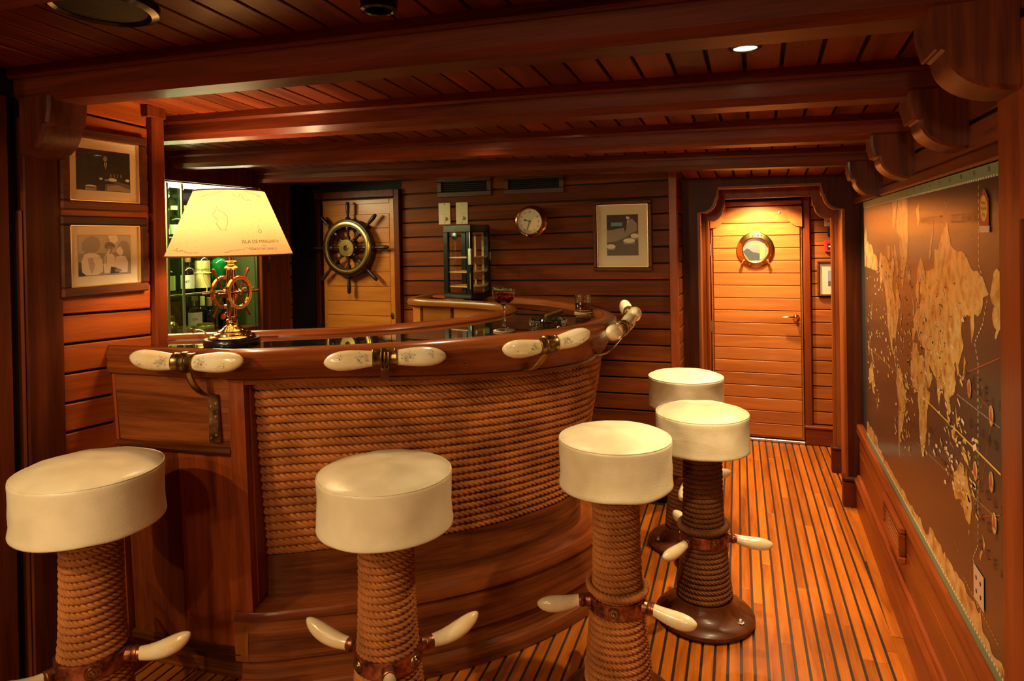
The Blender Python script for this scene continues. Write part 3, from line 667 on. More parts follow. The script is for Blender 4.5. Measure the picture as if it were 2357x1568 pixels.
sweep('base_moulding', 20.2, 128, lambda i: [(-0.070 + st(i), 0.058), (-0.046 + st(i), 0.050), (-0.036 + st(i), 0.030), (-0.036 + st(i), 0.001), (-0.12, 0.001), (-0.12, 0.058)], 'oak_uv', bar)
# corner post and end panel facing the room
sweep('corner_post', 20.4, 22.7, lambda i: [(-0.016, 1.13), (-0.058, 0.304), (-0.19, 0.304), (-0.19, 1.13)], 'panel_z', bar, step=0.4)
sweep('inner_stile', 22.7, 23.0, lambda i: [(-0.060, 1.10), (-0.10, 0.32), (-0.24, 0.32), (-0.24, 1.10)], 'panel_z', bar, step=0.15)
sweep('upper_panel', 1.0, 20.4, lambda i: [(-0.015, 1.150), (-0.036, 0.885), (-0.13, 0.885), (-0.13, 1.150)], 'oak_uv', bar)
sweep('lower_panel', 1.4, 10.8, lambda i: [(-0.052, 0.868), (-0.080, 0.16), (-0.14, 0.16), (-0.14, 0.868)], 'panel_z', bar)
sweep('lower_panel', 10.86, 20.1, lambda i: [(-0.052, 0.868), (-0.080, 0.16), (-0.14, 0.16), (-0.14, 0.868)], 'panel_z', bar)
sweep('panel_moulding', 0.6, 20.4, lambda i: [(-0.034, 0.893), (-0.025, 0.888), (-0.023, 0.874), (-0.034, 0.862), (-0.125, 0.862), (-0.125, 0.893)], 'oak_uv', bar)
sweep('panel_moulding', 0.6, 20.4, lambda i: [(-0.072, 0.168), (-0.064, 0.162), (-0.062, 0.145), (-0.070, 0.135), (-0.14, 0.135), (-0.14, 0.168)], 'oak_uv', bar)
sweep('panel_stile', 0.3, 1.3, lambda i: [(-0.014, 1.16), (-0.030, 0.88), (-0.060, 0.0), (-0.14, 0.0), (-0.14, 1.16)], 'panel_z', bar, step=0.3)
sweep('toe_board', 0.6, 20.4, lambda i: [(-0.15, 0.135), (-0.15, 0.001), (-0.18, 0.001), (-0.18, 0.135)], 'oak_uv', bar)
# inner rail on the barman's side
IP = [(-2.22, 2.035), (-2.07, 2.115), (-1.92, 2.205), (-1.76, 2.295), (-1.61, 2.395), (-1.48, 2.51), (-1.37, 2.65), (-1.285, 2.81), (-1.235, 2.98), (-1.215, 3.14), (-1.235, 3.29), (-1.31, 3.42), (-1.44, 3.51), (-1.60, 3.57), (-1.78, 3.615), (-1.93, 3.64), (-2.02, 3.675), (-2.06, 3.75), (-2.065, 3.88), (-2.065, 4.055)]
I = spline(IP, 120); IN_ = -normals2(I)       # towards the barman
def irow(i, prof): p = I[i]; n = IN_[i]; return [(p[0] + n[0] * d, p[1] + n[1] * d, z) for d, z in prof]
IR = [(-0.045, 1.208), (-0.045, 1.226), (-0.03, 1.240), (-0.005, 1.245), (0.014, 1.238), (0.022, 1.222), (0.018, 1.204), (0.0, 1.194), (-0.03, 1.194)]
def rail_part(name, a, b, mat): loft([irow(i, IR) for i in range(a, b)], True).build(name, mat, bar, smooth=40)
rail_part('inner_rail', 0, 62, 'rail_uv'); rail_part('inner_rail', 61, 120, 'honey_uv')
def skirt(a, b): loft([irow(i, [(-0.012, 1.195), (-0.012, 0.25), (-0.04, 0.25), (-0.04, 1.195)]) for i in range(a, b)], True).build('inner_panel', 'honey_uv', bar, smooth=40)
skirt(0, 40); skirt(40, 75); skirt(76, 92); skirt(92, 101); skirt(101, 120)
# glass top
out = [(C[i][0] - CN[i][0] * 0.012, C[i][1] - CN[i][1] * 0.012) for i in range(2, 160, 2)]
inn = [(I[i][0] - IN_[i][0] * 0.04, I[i][1] - IN_[i][1] * 0.04) for i in range(116, 1, -2)]
MB().prism(out + inn, 0.010, Matrix.Translation((0, 0, 1.2115))).build('glass_top', 'counter_glass', bar, smooth=0)
MB().prism([(p[0], p[1]) for p in out] + [(-2.06, 4.05)] + inn, 0.02, Matrix.Translation((0, 0, 1.19))).build('counter_core', 'void', bar, smooth=0)
# dark band between the far rim and the back wall
MB().prism([(C[i][0] + CN[i][0] * 0.03, C[i][1] + CN[i][1] * 0.03) for i in range(112, 160, 3)] + [(-2.06, 4.056), (-1.18, 4.056), (-0.98, 3.80)], 0.022, Matrix.Translation((0, 0, 1.213))).build('back_ledge', 'rail_uv', bar, smooth=0)
bolt_p, bolt_n = cpt(52.8)
MB().lathe([(0.017, 0), (0.017, 0.004), (0.013, 0.006), (0.011, 0.004), (0.007, 0.004), (0.006, 0.010), (0, 0.011)], 16, rotm((bolt_n[0], bolt_n[1], 0), (bolt_p[0] + bolt_n[0] * 0.006, bolt_p[1] + bolt_n[1] * 0.006, 1.148))).build('bolt', 'aged_brass', bar)

# ------------------------------------------------------------------ tusk handles on the rim
RT = [0, .15, .35, .55, .72, .85, .93, .98, 1.0]; RV = [.80, .90, 1.04, 1.12, 1.06, .86, .60, .32, .06]
def tooth_r(t): return float(np.interp(t, RT, RV))
def tooth(L, r, bend, flat=0.88, n=20, pw=2.2):
    """whale tooth along +x from 0, curving towards +z"""
    P = []; rs = []
    for k in range(n):
        t = 1 - (1 - k / (n - 1)) ** 1.35; P.append((L * t, 0, bend * t ** pw)); rr = r * tooth_r(t); rs.append((rr, rr * flat))
    return MB().tube(P, rs, 18)
def scrimshaw(par, x0, x1, r, seed, sgn=1):
    """fine engraved strokes on the side that faces outwards (local -y)"""
    rd = random.Random(seed); m = MB()
    for _ in range(150):
        x = rd.uniform(x0, x1); z = rd.gauss(0.22, 0.28) * r; L = rd.uniform(0.003, 0.011); a = rd.uniform(-1.2, 1.2)
        pts = []
        for k in range(4):
            xx = x + L * (k / 3 - .5) * math.cos(a); zz = z + L * (k / 3 - .5) * math.sin(a) + rd.uniform(-.001, .001); q = max(1 - (zz / (r * 1.06)) ** 2, 0.05); pts.append((xx, -r * 0.95 * math.sqrt(q), zz))
        m.tube(pts, 0.00032, 4)
    zz = -0.35 * r
    for k in range(14):
        x = x0 + (x1 - x0) * k / 14; m.tube([(x, -r * 0.905, zz), (x + rd.uniform(0.001, 0.004), -r * 0.905, zz + rd.uniform(-.002, .002))], 0.00045, 4)
    return m.build('engraving', 'engraved', par)
HL = [(17.0, 0.078, 'scrimshaw tusk handle nearest the table lamp, on a long riveted bracket', 0.195, 0.195, 0.0, 1.207),
      (41.5, 0.075, 'scrimshaw tusk handle in the middle of the bar front, with straight brass strap', 0.185, 0.175, 0.0, 1.200),
      (64.6, 0.080, 'scrimshaw tusk handle below the cut-glass ashtray, tilted up to the right', 0.185, 0.175, 0.06, 1.197),
      (81.6, 0.112, 'pointed tusk handle on the bend of the bar rim above the stools', 0.170, 0.165, 0.06, 1.205),
      (93.0, 0.140, 'farthest tusk handle curling round the back of the bar rim', 0.165, 0.14, 0.02, 1.232)]
for hi, (i, so, lab, Lr, Ll, tilt, hz) in enumerate(HL):
    p, n = cpt(i); tx = Vector((-n[1], n[0], 0)); nv = Vector((n[0], n[1], 0))      # tx = travel direction
    O = Vector((p[0], p[1], hz)) + nv * so
    h = thing('tusk_handle', lab, 'handle', O, math.atan2(tx.y, tx.x), 'tusk handles along the bar rim')
    for sg, L in ((1, Lr), (-1, Ll)):
        tm = tooth(L, 0.031, (0.014, -0.006, 0.018, 0.024, 0.036)[hi], 0.88); M = Matrix.Rotation(-tilt, 4, 'Y') @ Matrix.Translation((sg * 0.026, 0, 0)) @ Matrix.Diagonal((sg, 1, 1, 1))
        tm.v = [tuple(M @ Vector(q)) for q in tm.v]; o = tm.build('tusk', 'ivory', h, smooth=50)
        if hi < 4:
            e = scrimshaw(o, 0.055 if sg > 0 else -0.03 - L * 0.72, 0.03 + L * 0.72 if sg > 0 else -0.055, 0.030, hi * 10 + sg); e.rotation_euler = (0, -tilt, 0)
    Mt = Matrix.Rotation(-tilt, 4, 'Y') @ rotm((1, 0, 0)) @ Matrix.Diagonal((1, 0.88, 1, 1))
    o = MB().lathe([(0.0305, -0.042), (0.033, -0.040), (0.033, -0.034), (0.0315, -0.032), (0.0315, -0.013), (0.035, -0.011), (0.036, 0), (0.035, 0.011), (0.0315, 0.013), (0.0315, 0.032), (0.033, 0.034), (0.033, 0.040), (0.0305, 0.042)], 28, Mt).build('collar', 'aged_brass', h)
    if hi == 0:
        rows = []
        for t in np.linspace(0, 1, 10):
            a = t * PI / 2; x = 0.030 * (1 - math.cos(a)); y = 0.01 + 0.084 * t ** 1.4; z = -0.028 - 0.105 * math.sin(a * .95); wd = 0.011 + 0.006 * t
            rows.append([(x - wd, y - 0.004, z), (x, y - 0.009, z), (x + wd, y - 0.004, z), (x + wd, y + 0.004, z), (x - wd, y + 0.004, z)])
        loft(rows, True).build('bracket_arm', 'aged_brass', h)
        pl = MB().box((0.010, 0.092, -0.295), (0.052, 0.108, -0.128), 0.003).build('bracket_plate', 'black_metal', h, smooth=0); pl.data.materials[0] = MATS['aged_brass']
        for z in (-0.16, -0.205, -0.27):
            for sx, dz in ((0.021, -0.008), (0.041, 0.002)): MB().lathe([(0.0045, 0), (0.004, 0.002), (0, 0.0025)], 10, rotm((0, -1, 0), (sx, 0.092, z + dz))).build('screw', 'steel', pl)
    else:
        dx = 0 if hi == 1 else -0.05
        path = [(0, -0.005, -0.028), (dx * .2, 0.004, -0.045), (dx * .7, so * 0.5, -0.072 - 0.01 * hi), (dx, so * 0.95 + 0.02, -0.085 - 0.008 * hi), (dx, so + 0.055, -0.088 - 0.008 * hi)]
        S = spline(path, 14); rows = [[(x - 0.014, y, z - 0.003), (x + 0.014, y, z - 0.003), (x + 0.014, y, z + 0.004), (x, y, z + 0.006), (x - 0.014, y, z + 0.004)] for x, y, z in S]
        loft(rows, True).build('bracket_arm', 'aged_brass', h)
        if hi == 1:
            for sx in (-0.012, 0, 0.012): MB().tube([(sx, -0.034, -0.026), (sx, -0.038, 0), (sx, -0.034, 0.026)], 0.004, 8).build('strap_rib', 'aged_brass', h)

# ------------------------------------------------------------------ bar stools
def stool(label, loc, sc, rz, angs, ring, ropemat='rope_tan', low=False):
    s = thing('bar_stool', label, 'bar stool', (*loc, 0), rz, 'leather bar stools along the bar'); s.scale = (sc[0], sc[0], sc[1])
    if not hasattr(stool, 'M'):
        D = stool.M = {}
        D['base'] = MB().lathe([(0, 0.0), (0.188, 0.0), (0.200, 0.004), (0.207, 0.014), (0.206, 0.026), (0.196, 0.036), (0.175, 0.043), (0.150, 0.052), (0.132, 0.066), (0.122, 0.084), (0.119, 0.098), (0, 0.098)], 56, cap=False).mesh('base', 30)
        D['bolt'] = MB().lathe([(0.016, 0), (0.016, 0.003), (0.009, 0.004), (0.009, 0.010), (0.006, 0.013), (0, 0.013)], 6).mesh('bolt', 30)
        def rc(z): return float(np.interp(z, [0.09, 0.14, 0.22, 0.34, 0.42, 0.55, 0.73], [0.110, 0.105, 0.096, 0.085, 0.077, 0.073, 0.072]))
        P = []; U = []; z = 0.098; a = 0
        while z < 0.725:
            r = rc(z); P.append((r * math.cos(a), r * math.sin(a), z)); U.append((math.cos(a), math.sin(a), 0)); a += 0.12; z += 0.0199 * 0.12 / (2 * PI)
        rp = rope(P, 0.0110, 0.060, U, n=16, step=0.0062); D['rope'] = rp.mesh('rope_wrap', 60)
        D['core'] = MB().lathe([(rc(z) - 0.006, z) for z in np.linspace(0.09, 0.74, 12)], 24).mesh('core', 30)
        D['band'] = MB().lathe([(0.086, 0.322), (0.0985, 0.322), (0.1005, 0.325), (0.0995, 0.330), (0.0985, 0.360), (0.0995, 0.365), (0.0985, 0.368), (0.086, 0.368)], 40, cap=False).mesh('band', 30)
        D['ros'] = MB().lathe([(0.0, 0.004), (0.005, 0.006), (0.007, 0.003), (0.011, 0.003), (0.012, 0.006), (0.015, 0.006), (0.017, 0.003), (0.020, 0.004), (0.021, 0.0)], 24, rotm((1, 0, 0), (0.097, 0, 0.345))).mesh('rosette', 40)
        D['collar'] = MB().lathe([(0.023, 0.0), (0.021, 0.012), (0.0185, 0.020), (0.0205, 0.024), (0.0205, 0.034), (0.0185, 0.036), (0.018, 0.044), (0.0, 0.044)], 20, rotm((1, 0, 0), (0.092, 0, 0.345)), cap=False).mesh('collar', 40)
        t = tooth(0.148, 0.0225, 0.052, 0.95); t.v = [(x + 0.130, y, z + 0.345) for x, y, z in t.v]; D['tusk'] = t.mesh('tusk', 50)
        t = tooth(0.150, 0.0225, 0.030, 0.95); t.v = [(x + 0.130, y, z + 0.345 - 0.034 * (x / 0.142)) for x, y, z in t.v]; D['tusk_low'] = t.mesh('tusk', 50)
        P = [(0.098 * math.cos(a), 0.098 * math.sin(a), 0.392 + 0.006 * math.sin(a + 1)) for a in np.linspace(0, 2 * PI, 60)]; D['ring'] = rope(P, 0.0125, 0.055, (0, 0, 1), n=12, step=0.007).mesh('rope_ring', 60)
        for seedn in range(5):
            prof = [(0.0, 0.712), (0.17, 0.712), (0.192, 0.712), (0.1965, 0.7145), (0.1975, 0.719), (0.1965, 0.727), (0.1945, 0.745), (0.1935, 0.775), (0.1935, 0.805), (0.1945, 0.835), (0.1955, 0.850), (0.1950, 0.856), (0.1925, 0.8595), (0.188, 0.8625), (0.175, 0.868), (0.15, 0.875), (0.11, 0.881), (0.06, 0.885), (0.0, 0.886)]
            m = MB().lathe(prof, 72, cap=False); V = []
            for x, y, z in m.v:
                a = math.atan2(y, x); r = math.hypot(x, y)
                if r > 0.15 and z < 0.853 and z > 0.713:
                    f = math.sin(PI * (z - 0.713) / 0.14); q = noise.noise(Vector((math.cos(a) * 1.6 + seedn * 7, math.sin(a) * 1.6, z * 22))) * 0.0042 * f + noise.noise(Vector((math.cos(a) * 4 + seedn * 3, math.sin(a) * 4, z * 45))) * 0.0014 * f
                    x *= 1 + q / r; y *= 1 + q / r; 
                if r > 0.15 and z < 0.73: z += 0.004 * noise.noise(Vector((math.cos(a) * 2 + seedn, math.sin(a) * 2, 3)))
                if z > 0.862: z += 0.003 * noise.noise(Vector((x * 14 + seedn * 5, y * 14, 1)))
                V.append((x, y, z))
            m.v = V; D['seat', seedn] = m.mesh('seat', 60)
        D['pipe'] = MB().torus(0.1928, 0.0018, 72, 8, Matrix.Translation((0, 0, 0.8595))).mesh('piping', 60)
        D['under'] = MB().lathe([(0.0, 0.708), (0.182, 0.708), (0.182, 0.713)], 40, cap=False).mesh('underside', 30)
        stool.k = 0
    D = stool.M
    def P(n, key, mat, par=s, rot=None): 
        o = bpy.data.objects.new(n, D[key]); COL.objects.link(o); o.parent = par
        if not D[key].materials: D[key].materials.append(MATS[mat])
        if o.material_slots and o.material_slots[0].material != MATS[mat]: o.material_slots[0].link = 'OBJECT'; o.material_slots[0].material = MATS[mat]
        if rot: o.rotation_euler = rot
        return o
    b = P('base', 'base', 'base_oak')
    for k in range(3):
        a = R(-28 + 120 * k) - rz; o = P('bolt', 'bolt', 'steel', b); o.location = (0.168 * math.cos(a), 0.168 * math.sin(a), 0.0445)
    P('core', 'core', 'rope_brown'); P('rope_wrap', 'rope', ropemat)
    bd = P('band', 'band', 'old_copper')
    for a in angs:
        t = P('tusk', 'tusk_low' if low else 'tusk', 'ivory', rot=(0, 0, R(a) - rz)); P('collar', 'collar', 'old_copper', t)
    for k in range(len(angs)):
        a = angs[k]; b2 = angs[(k + 1) % len(angs)]; mid = a + ((b2 - a) % 360) / 2; P('rosette', 'ros', 'aged_brass', bd, rot=(0, 0, R(mid) - rz))
    if ring: P('rope_ring', 'ring', ropemat)
    st_ = P('seat', ('seat', stool.k), 'leather'); P('piping', 'pipe', 'leather', st_); P('underside', 'under', 'void', st_)
    stool.k = (stool.k + 1) % 5
    return s
stool('cream leather bar stool by the left wall, before the bar end panel', (-1.885, 1.433), (1.03, 1.088), 0.3, [22, 140, 258], False)
stool('cream leather bar stool before the middle of the rope front', (-1.062, 1.746), (1.028, 1.057), 1.2, [42, 182, 302], False)
stool('cream leather bar stool at the right end of the rope front', (-0.465, 2.240), (0.972, 1.073), 2.1, [-12, 110, 200], True, low=True)
stool('cream leather bar stool on the dark round base in the gangway', (-0.231, 2.889), (0.972, 1.003), 0.0, [3, 123, 240], True, 'rope_brown', True)
stool('farthest bar stool, its seat brightly lit from above', (-0.361, 3.548), (0.972, 1.018), 4.0, [40, 155, 270], False, 'rope_brown', True)

# ================================================================== THINGS ON THE BAR
ZG = 1.2216
# ---- table lamp with model ship wheels
LX, LY = -1.857, 1.99
lamp = thing('table_lamp', 'brass ship-wheel table lamp with a nautical chart shade on the bar', 'lamp', (LX, LY, ZG))
MB().lathe([(0, 0), (0.098, 0), (0.1005, 0.004), (0.1005, 0.020), (0.097, 0.026), (0, 0.026)], 48, cap=False).build('plinth', 'black_lacquer', lamp)
MB().lathe([(0.083, 0.026), (0.085, 0.031), (0.080, 0.036), (0.070, 0.038), (0.068, 0.044), (0.060, 0.048), (0.052, 0.049), (0.050, 0.054), (0.038, 0.060), (0.030, 0.068), (0.021, 0.074), (0.019, 0.084), (0.021, 0.090), (0.021, 0.094), (0.012, 0.098), (0.012, 0.102), (0.019, 0.108), (0.019, 0.112), (0.0, 0.112)], 40, cap=False).build('foot', 'polished_brass', lamp)
fl = MB(); n = 48
vs = []; 
for z in (0.112, 0.282):
    for k in range(n): rr = 0.0165 + (0.0011 if k % 3 else -0.0013); vs.append((rr * math.cos(2 * PI * k / n), rr * math.sin(2 * PI * k / n), z))
fl.add(vs, [(k, (k + 1) % n, n + (k + 1) % n, n + k) for k in range(n)] + [list(range(n)), [n + k for k in range(n)]]).build('column', 'polished_brass', lamp, smooth=20)
MB().lathe([(0.0, 0.282), (0.022, 0.282), (0.025, 0.287), (0.023, 0.292), (0.014, 0.298), (0.013, 0.303), (0.024, 0.309), (0.024, 0.312), (0.011, 0.316), (0.011, 0.35), (0.0, 0.35)], 32, cap=False).build('neck', 'polished_brass', lamp)
for sx in (-0.036, 0.036):
    cz = 0.196; O = (sx, 0, cz); M = rotm((1, 0, 0), O)
    wl_ = MB().torus(0.0555, 0.0065, 44, 12, M).lathe([(0.049, -0.006), (0.0615, -0.006), (0.0615, 0.006), (0.049, 0.006), (0.049, -0.006)], 44, M, cap=False).build('wheel_rim', 'polished_brass', lamp)
    MB().lathe([(0.0, -0.007), (0.010, -0.007), (0.011, 0.0), (0.010, 0.007), (0.004, 0.012), (0, 0.013)], 20, M, cap=False).tube([(0, 0, cz), (sx, 0, cz)], 0.005, 10).build('wheel_hub', 'polished_brass', wl_)
    for k in range(6):
        a = PI / 3 * k; d = Vector((0, math.cos(a), math.sin(a)))
        MB().lathe([(0, 0.008), (0.0035, 0.010), (0.0045, 0.020), (0.003, 0.026), (0.0055, 0.034), (0.003, 0.042), (0.0045, 0.047), (0.0035, 0.052), (0.003, 0.064), (0.0045, 0.068), (0.0035, 0.074), (0.0045, 0.088), (0.0060, 0.100), (0.0045, 0.103), (0, 0.103)], 10, rotm(d, O), cap=False).build('spoke', 'red_spoke', wl_)
zs0, zs1, r0, r1 = 1.557 - ZG, 1.796 - ZG, 0.2225, 0.1235
def cone(u, v, off=0.0007):
    """u = angle (0 faces the viewer), v = 0 bottom..1 top"""
    a = math.atan2(-LY, -LX) + u; r = r0 + (r1 - r0) * v + off; return Vector((r * math.cos(a), r * math.sin(a), zs0 + (zs1 - zs0) * v))
shade = MB().lathe([(r0, zs0), (r0 * .5 + r1 * .5, (zs0 + zs1) / 2), (r1, zs1)], 72, cap=False).build('shade', 'lamp_paper', lamp)
for r_, z_ in ((r0, zs0), (r1, zs1)): MB().torus(r_, 0.0022, 72, 6, Matrix.Translation((0, 0, z_)), 0.003).build('shade_trim', 'shade_trim', shade)
def inkline(pts, wd=0.0006, mat='sepia_ink', name='chart_line'): MB().tube([cone(u, v) for u, v in pts], wd, 4).build(name, mat, shade)
isl = [(-0.36, 0.62), (-0.30, 0.66), (-0.29, 0.74), (-0.255, 0.685), (-0.18, 0.665), (-0.10, 0.63), (-0.045, 0.575), (-0.04, 0.47), (-0.08, 0.37), (-0.16, 0.375), (-0.25, 0.47), (-0.235, 0.53), (-0.30, 0.575), (-0.36, 0.62)]
inkline(isl); inkline([(u * 0.9 - 0.019, (v - .55) * 0.86 + .55) for u, v in isl[3:11]], 0.0004)
rd = random.Random(3)
def coast(u0, v0, u1, v1, n=26, j=0.03): return [(u0 + (u1 - u0) * k / n + rd.uniform(-.5, .5) * j, v0 + (v1 - v0) * k / n + rd.gauss(0, 1) * j) for k in range(n + 1)]
inkline(coast(-1.05, 0.10, -0.5, 0.05, 26, 0.012)); inkline(coast(-0.75, 0.88, -0.1, 0.97, 20, 0.010)); inkline(coast(0.05, 0.93, 0.55, 0.82, 16, 0.02)); inkline(coast(0.4, 0.97, 0.9, 0.9, 12, 0.014)); inkline(coast(-0.1, 0.05, 0.35, 0.12, 18, 0.010))
dots = MB()
for _ in range(420):
    u = rd.uniform(-1.2, 1.1); v = rd.uniform(0.05, 0.95); dots.box((-.0007, -.0007, -.0003), (.0007, .0007, .0003), 0, Matrix.Translation(cone(u, v)))
tag(dots.build('soundings', 'sepia_ink', shade, smooth=0), kind='stuff')
def shade_text(s, size, u0, v0, mat='ink'):
    text(s, size, None, mat, shade, warp=lambda p: cone(u0 + p.x / (r0 + (r1 - r0) * v0), v0 + p.y / (zs1 - zs0), 0.0009))
shade_text('ISLA DE MARGARITA', 0.0165, 0.56, 0.205); shade_text('AND', 0.007, 0.56, 0.145); shade_text('GOLFO DE CARIACO', 0.0115, 0.56, 0.095); shade_text('ISLA COCHE', 0.006, -0.18, 0.55, 'sepia_ink')
inkline([(0.555 + 0.03 * math.cos(a), 0.36 + 0.025 * math.sin(a)) for a in np.linspace(0, 2 * PI, 16)], 0.0008, 'ink'); inkline([(0.555, 0.40), (0.552, 0.46)], 0.0005, 'ink')
bulb = MB().lathe([(0, 0.345), (0.012, 0.35), (0.014, 0.365), (0.028, 0.40), (0.030, 0.42), (0.024, 0.438), (0.012, 0.448), (0, 0.45)], 20, cap=False).build('bulb', 'bulb_glow', lamp)
MB().tube([(r1 * .99 * math.cos(a), r1 * .99 * math.sin(a), zs1 - 0.01) for a in (0.4, 0.4 + PI)], 0.0018, 6).tube([(0, 0, 0.35), (0.035, 0, 0.40), (0.033, 0, 0.48), (0, 0, zs1 - 0.01)], 0.0015, 6).build('harp', 'brass', lamp)
lp = bpy.data.lights.new('lamp_light', 'POINT'); lp.energy = LAMP_W; lp.color = (1, 0.66, 0.34); lp.shadow_soft_size = 0.035; lo = bpy.data.objects.new('lamp_light', lp); COL.objects.link(lo); lo.parent = lamp; lo.location = (0, 0, 0.475)
crd = thing('lamp_cord', 'thin gold lamp cord running across the bar end', 'cord', (0, 0, 0)); 
MB().tube(spline([(LX - 0.09, LY + 0.02, ZG + 0.014), (LX - 0.13, LY + 0.03, ZG + 0.010), (LX - 0.17, LY + 0.05, ZG + 0.024), (LX - 0.22, LY + 0.07, ZG + 0.036), (LX - 0.26, LY + 0.075, ZG + 0.034), (LX - 0.29, LY + 0.10, ZG + 0.024), (LX - 0.31, LY + 0.16, ZG - 0.02)], 30), 0.0028, 8).build('cable', 'brass', crd)

# ---- cocktail coupe, rosemary, coasters, tumbler, ashtray, cigar
def coaster(p, lab): tag(MB().lathe([(0, 0), (0.043, 0), (0.045, 0.0015), (0.045, 0.005), (0.043, 0.006), (0, 0.006)], 36, Matrix.Translation((p[0], p[1], ZG)), cap=False).build('coaster', 'cork', smooth=30), lab, 'coaster', 'round cork coasters on the glass top')
G1 = atz(1160.5, 763, ZG); G2 = atz(1342.5, 721, ZG); G3 = atz(1262, 752, ZG)
coaster(G1, 'round cork coaster under the red cocktail'); coaster(G2, 'round cork coaster under the whisky tumbler')
cp = thing('coupe_glass', 'stemmed coupe glass of red cocktail on a cork coaster', 'glass', (G1.x, G1.y, ZG + 0.0062))
MB().lathe([(0, 0.0), (0.034, 0.0), (0.035, 0.0015), (0.022, 0.006), (0.010, 0.013), (0.0055, 0.024), (0.0048, 0.07), (0.006, 0.098), (0.010, 0.104), (0.026, 0.112), (0.040, 0.124), (0.0455, 0.138), (0.0468, 0.152), (0.0462, 0.1665), (0.0452, 0.1665), (0.0455, 0.152), (0.0442, 0.139), (0.038, 0.1265), (0.025, 0.1155), (0.0, 0.112)], 44, cap=False).build('glass_body', 'crystal', cp, smooth=60)
MB().lathe([(0, 0.1122), (0.0250, 0.1157), (0.0380, 0.1267), (0.0441, 0.139), (0.0452, 0.146), (0, 0.146)], 40, cap=False).build('drink', 'red_drink', cp, smooth=40)
rs = MB(); rd = random.Random(5); A_ = Vector((-0.036, -0.008, 0.170)); B_ = Vector((0.036, 0.006, 0.167))
rs.tube([A_, (A_ + B_) / 2 + Vector((0, 0, -0.004)), B_], 0.0010, 6)
for k in range(22):
    t = k / 21; p = A_.lerp(B_, t); d = Vector((-0.55, rd.uniform(-.9, .9), rd.uniform(0.1, 0.9))).normalized() * rd.uniform(0.012, 0.019); rs.tube([p, p + d * .6, p + d], [0.0008, 0.0011, 0.0003], 5)
tag(rs.build('rosemary_sprig', 'rosemary', None, (G1.x, G1.y, ZG)), 'small rosemary sprig lying across the red cocktail', 'herb')
tb_ = thing('tumbler', 'cut-glass tumbler holding dark whisky on a cork coaster', 'glass', (G2.x, G2.y, ZG + 0.0062))
def facet(prof, n, amp, name, mat, par):
    m = MB().lathe(prof, n, cap=False); m.v = [(x * (1 + (amp if (int(round(math.atan2(y, x) / (2 * PI) * n)) % 2) and math.hypot(x, y) > 0.036 and z < 0.066 else 0)), y * (1 + (amp if (int(round(math.atan2(y, x) / (2 * PI) * n)) % 2) and math.hypot(x, y) > 0.036 and z < 0.066 else 0)), z) for x, y, z in m.v]; return m.build(name, mat, par, smooth=12)
facet([(0, 0), (0.035, 0), (0.0385, 0.003), (0.0395, 0.018), (0.0380, 0.026), (0.0402, 0.038), (0.0385, 0.048), (0.0408, 0.060), (0.0410, 0.088), (0.0392, 0.088), (0.0372, 0.06), (0.0345, 0.018), (0.031, 0.012), (0, 0.011)], 32, -0.035, 'glass_body', 'crystal', tb_)
MB().lathe([(0, 0.0112), (0.0308, 0.0122), (0.0343, 0.0182), (0.0358, 0.040), (0, 0.040)], 32, cap=False).build('whisky', 'amber_drink', tb_, smooth=40)
AZ = ZG + 0.0003
ash = thing('ashtray', 'thick clear cut-glass ashtray with a cigar resting in its notch', 'ashtray', (G3.x, G3.y, AZ))
am = MB(); prof = [(0, 0), (0.072, 0), (0.079, 0.006), (0.081, 0.020), (0.080, 0.032), (0.074, 0.038), (0.062, 0.038), (0.056, 0.030), (0.050, 0.014), (0.042, 0.010), (0, 0.010)]
am.lathe(prof, 64, cap=False); V = []
for x, y, z in am.v:
    a = math.atan2(y, x); r = math.hypot(x, y)
    if z > 0.031 and r > 0.05:
        for a0 in (-1.25, 0.85, 2.9):
            d = abs((a - a0 + PI) % (2 * PI) - PI)
            if d < 0.17: z -= 0.011 * (1 - (d / 0.17) ** 2)
    if r > 0.07 and 0.004 < z < 0.03: q = 1 + (0.02 if int(round(a / (2 * PI) * 64)) % 4 < 2 else -0.01); x *= q; y *= q
    V.append((x, y, z))
am.v = V; am.build('bowl', 'crystal', ash, smooth=14)
cg0 = Vector((G3.x - 0.010, G3.y - 0.010, ZG + 0.043)); cg1 = Vector((G3.x + 0.025, G3.y + 0.062, ZG + 0.0535))
d_ = (cg1 - cg0).normalized(); cgt = thing('cigar', 'brown cigar lying across the glass ashtray', 'cigar', cg0)
MB().tube([(0, 0, 0), d_ * 0.004, d_ * 0.02, d_ * 0.105, d_ * 0.11], [0.005, 0.0085, 0.0095, 0.0095, 0.008], 16).build('wrapper', 'cigar_leaf', cgt)
MB().tube([d_ * 0.108, d_ * 0.1115], [0.0075, 0.0072], 16).build('ash_end', 'ink', cgt)

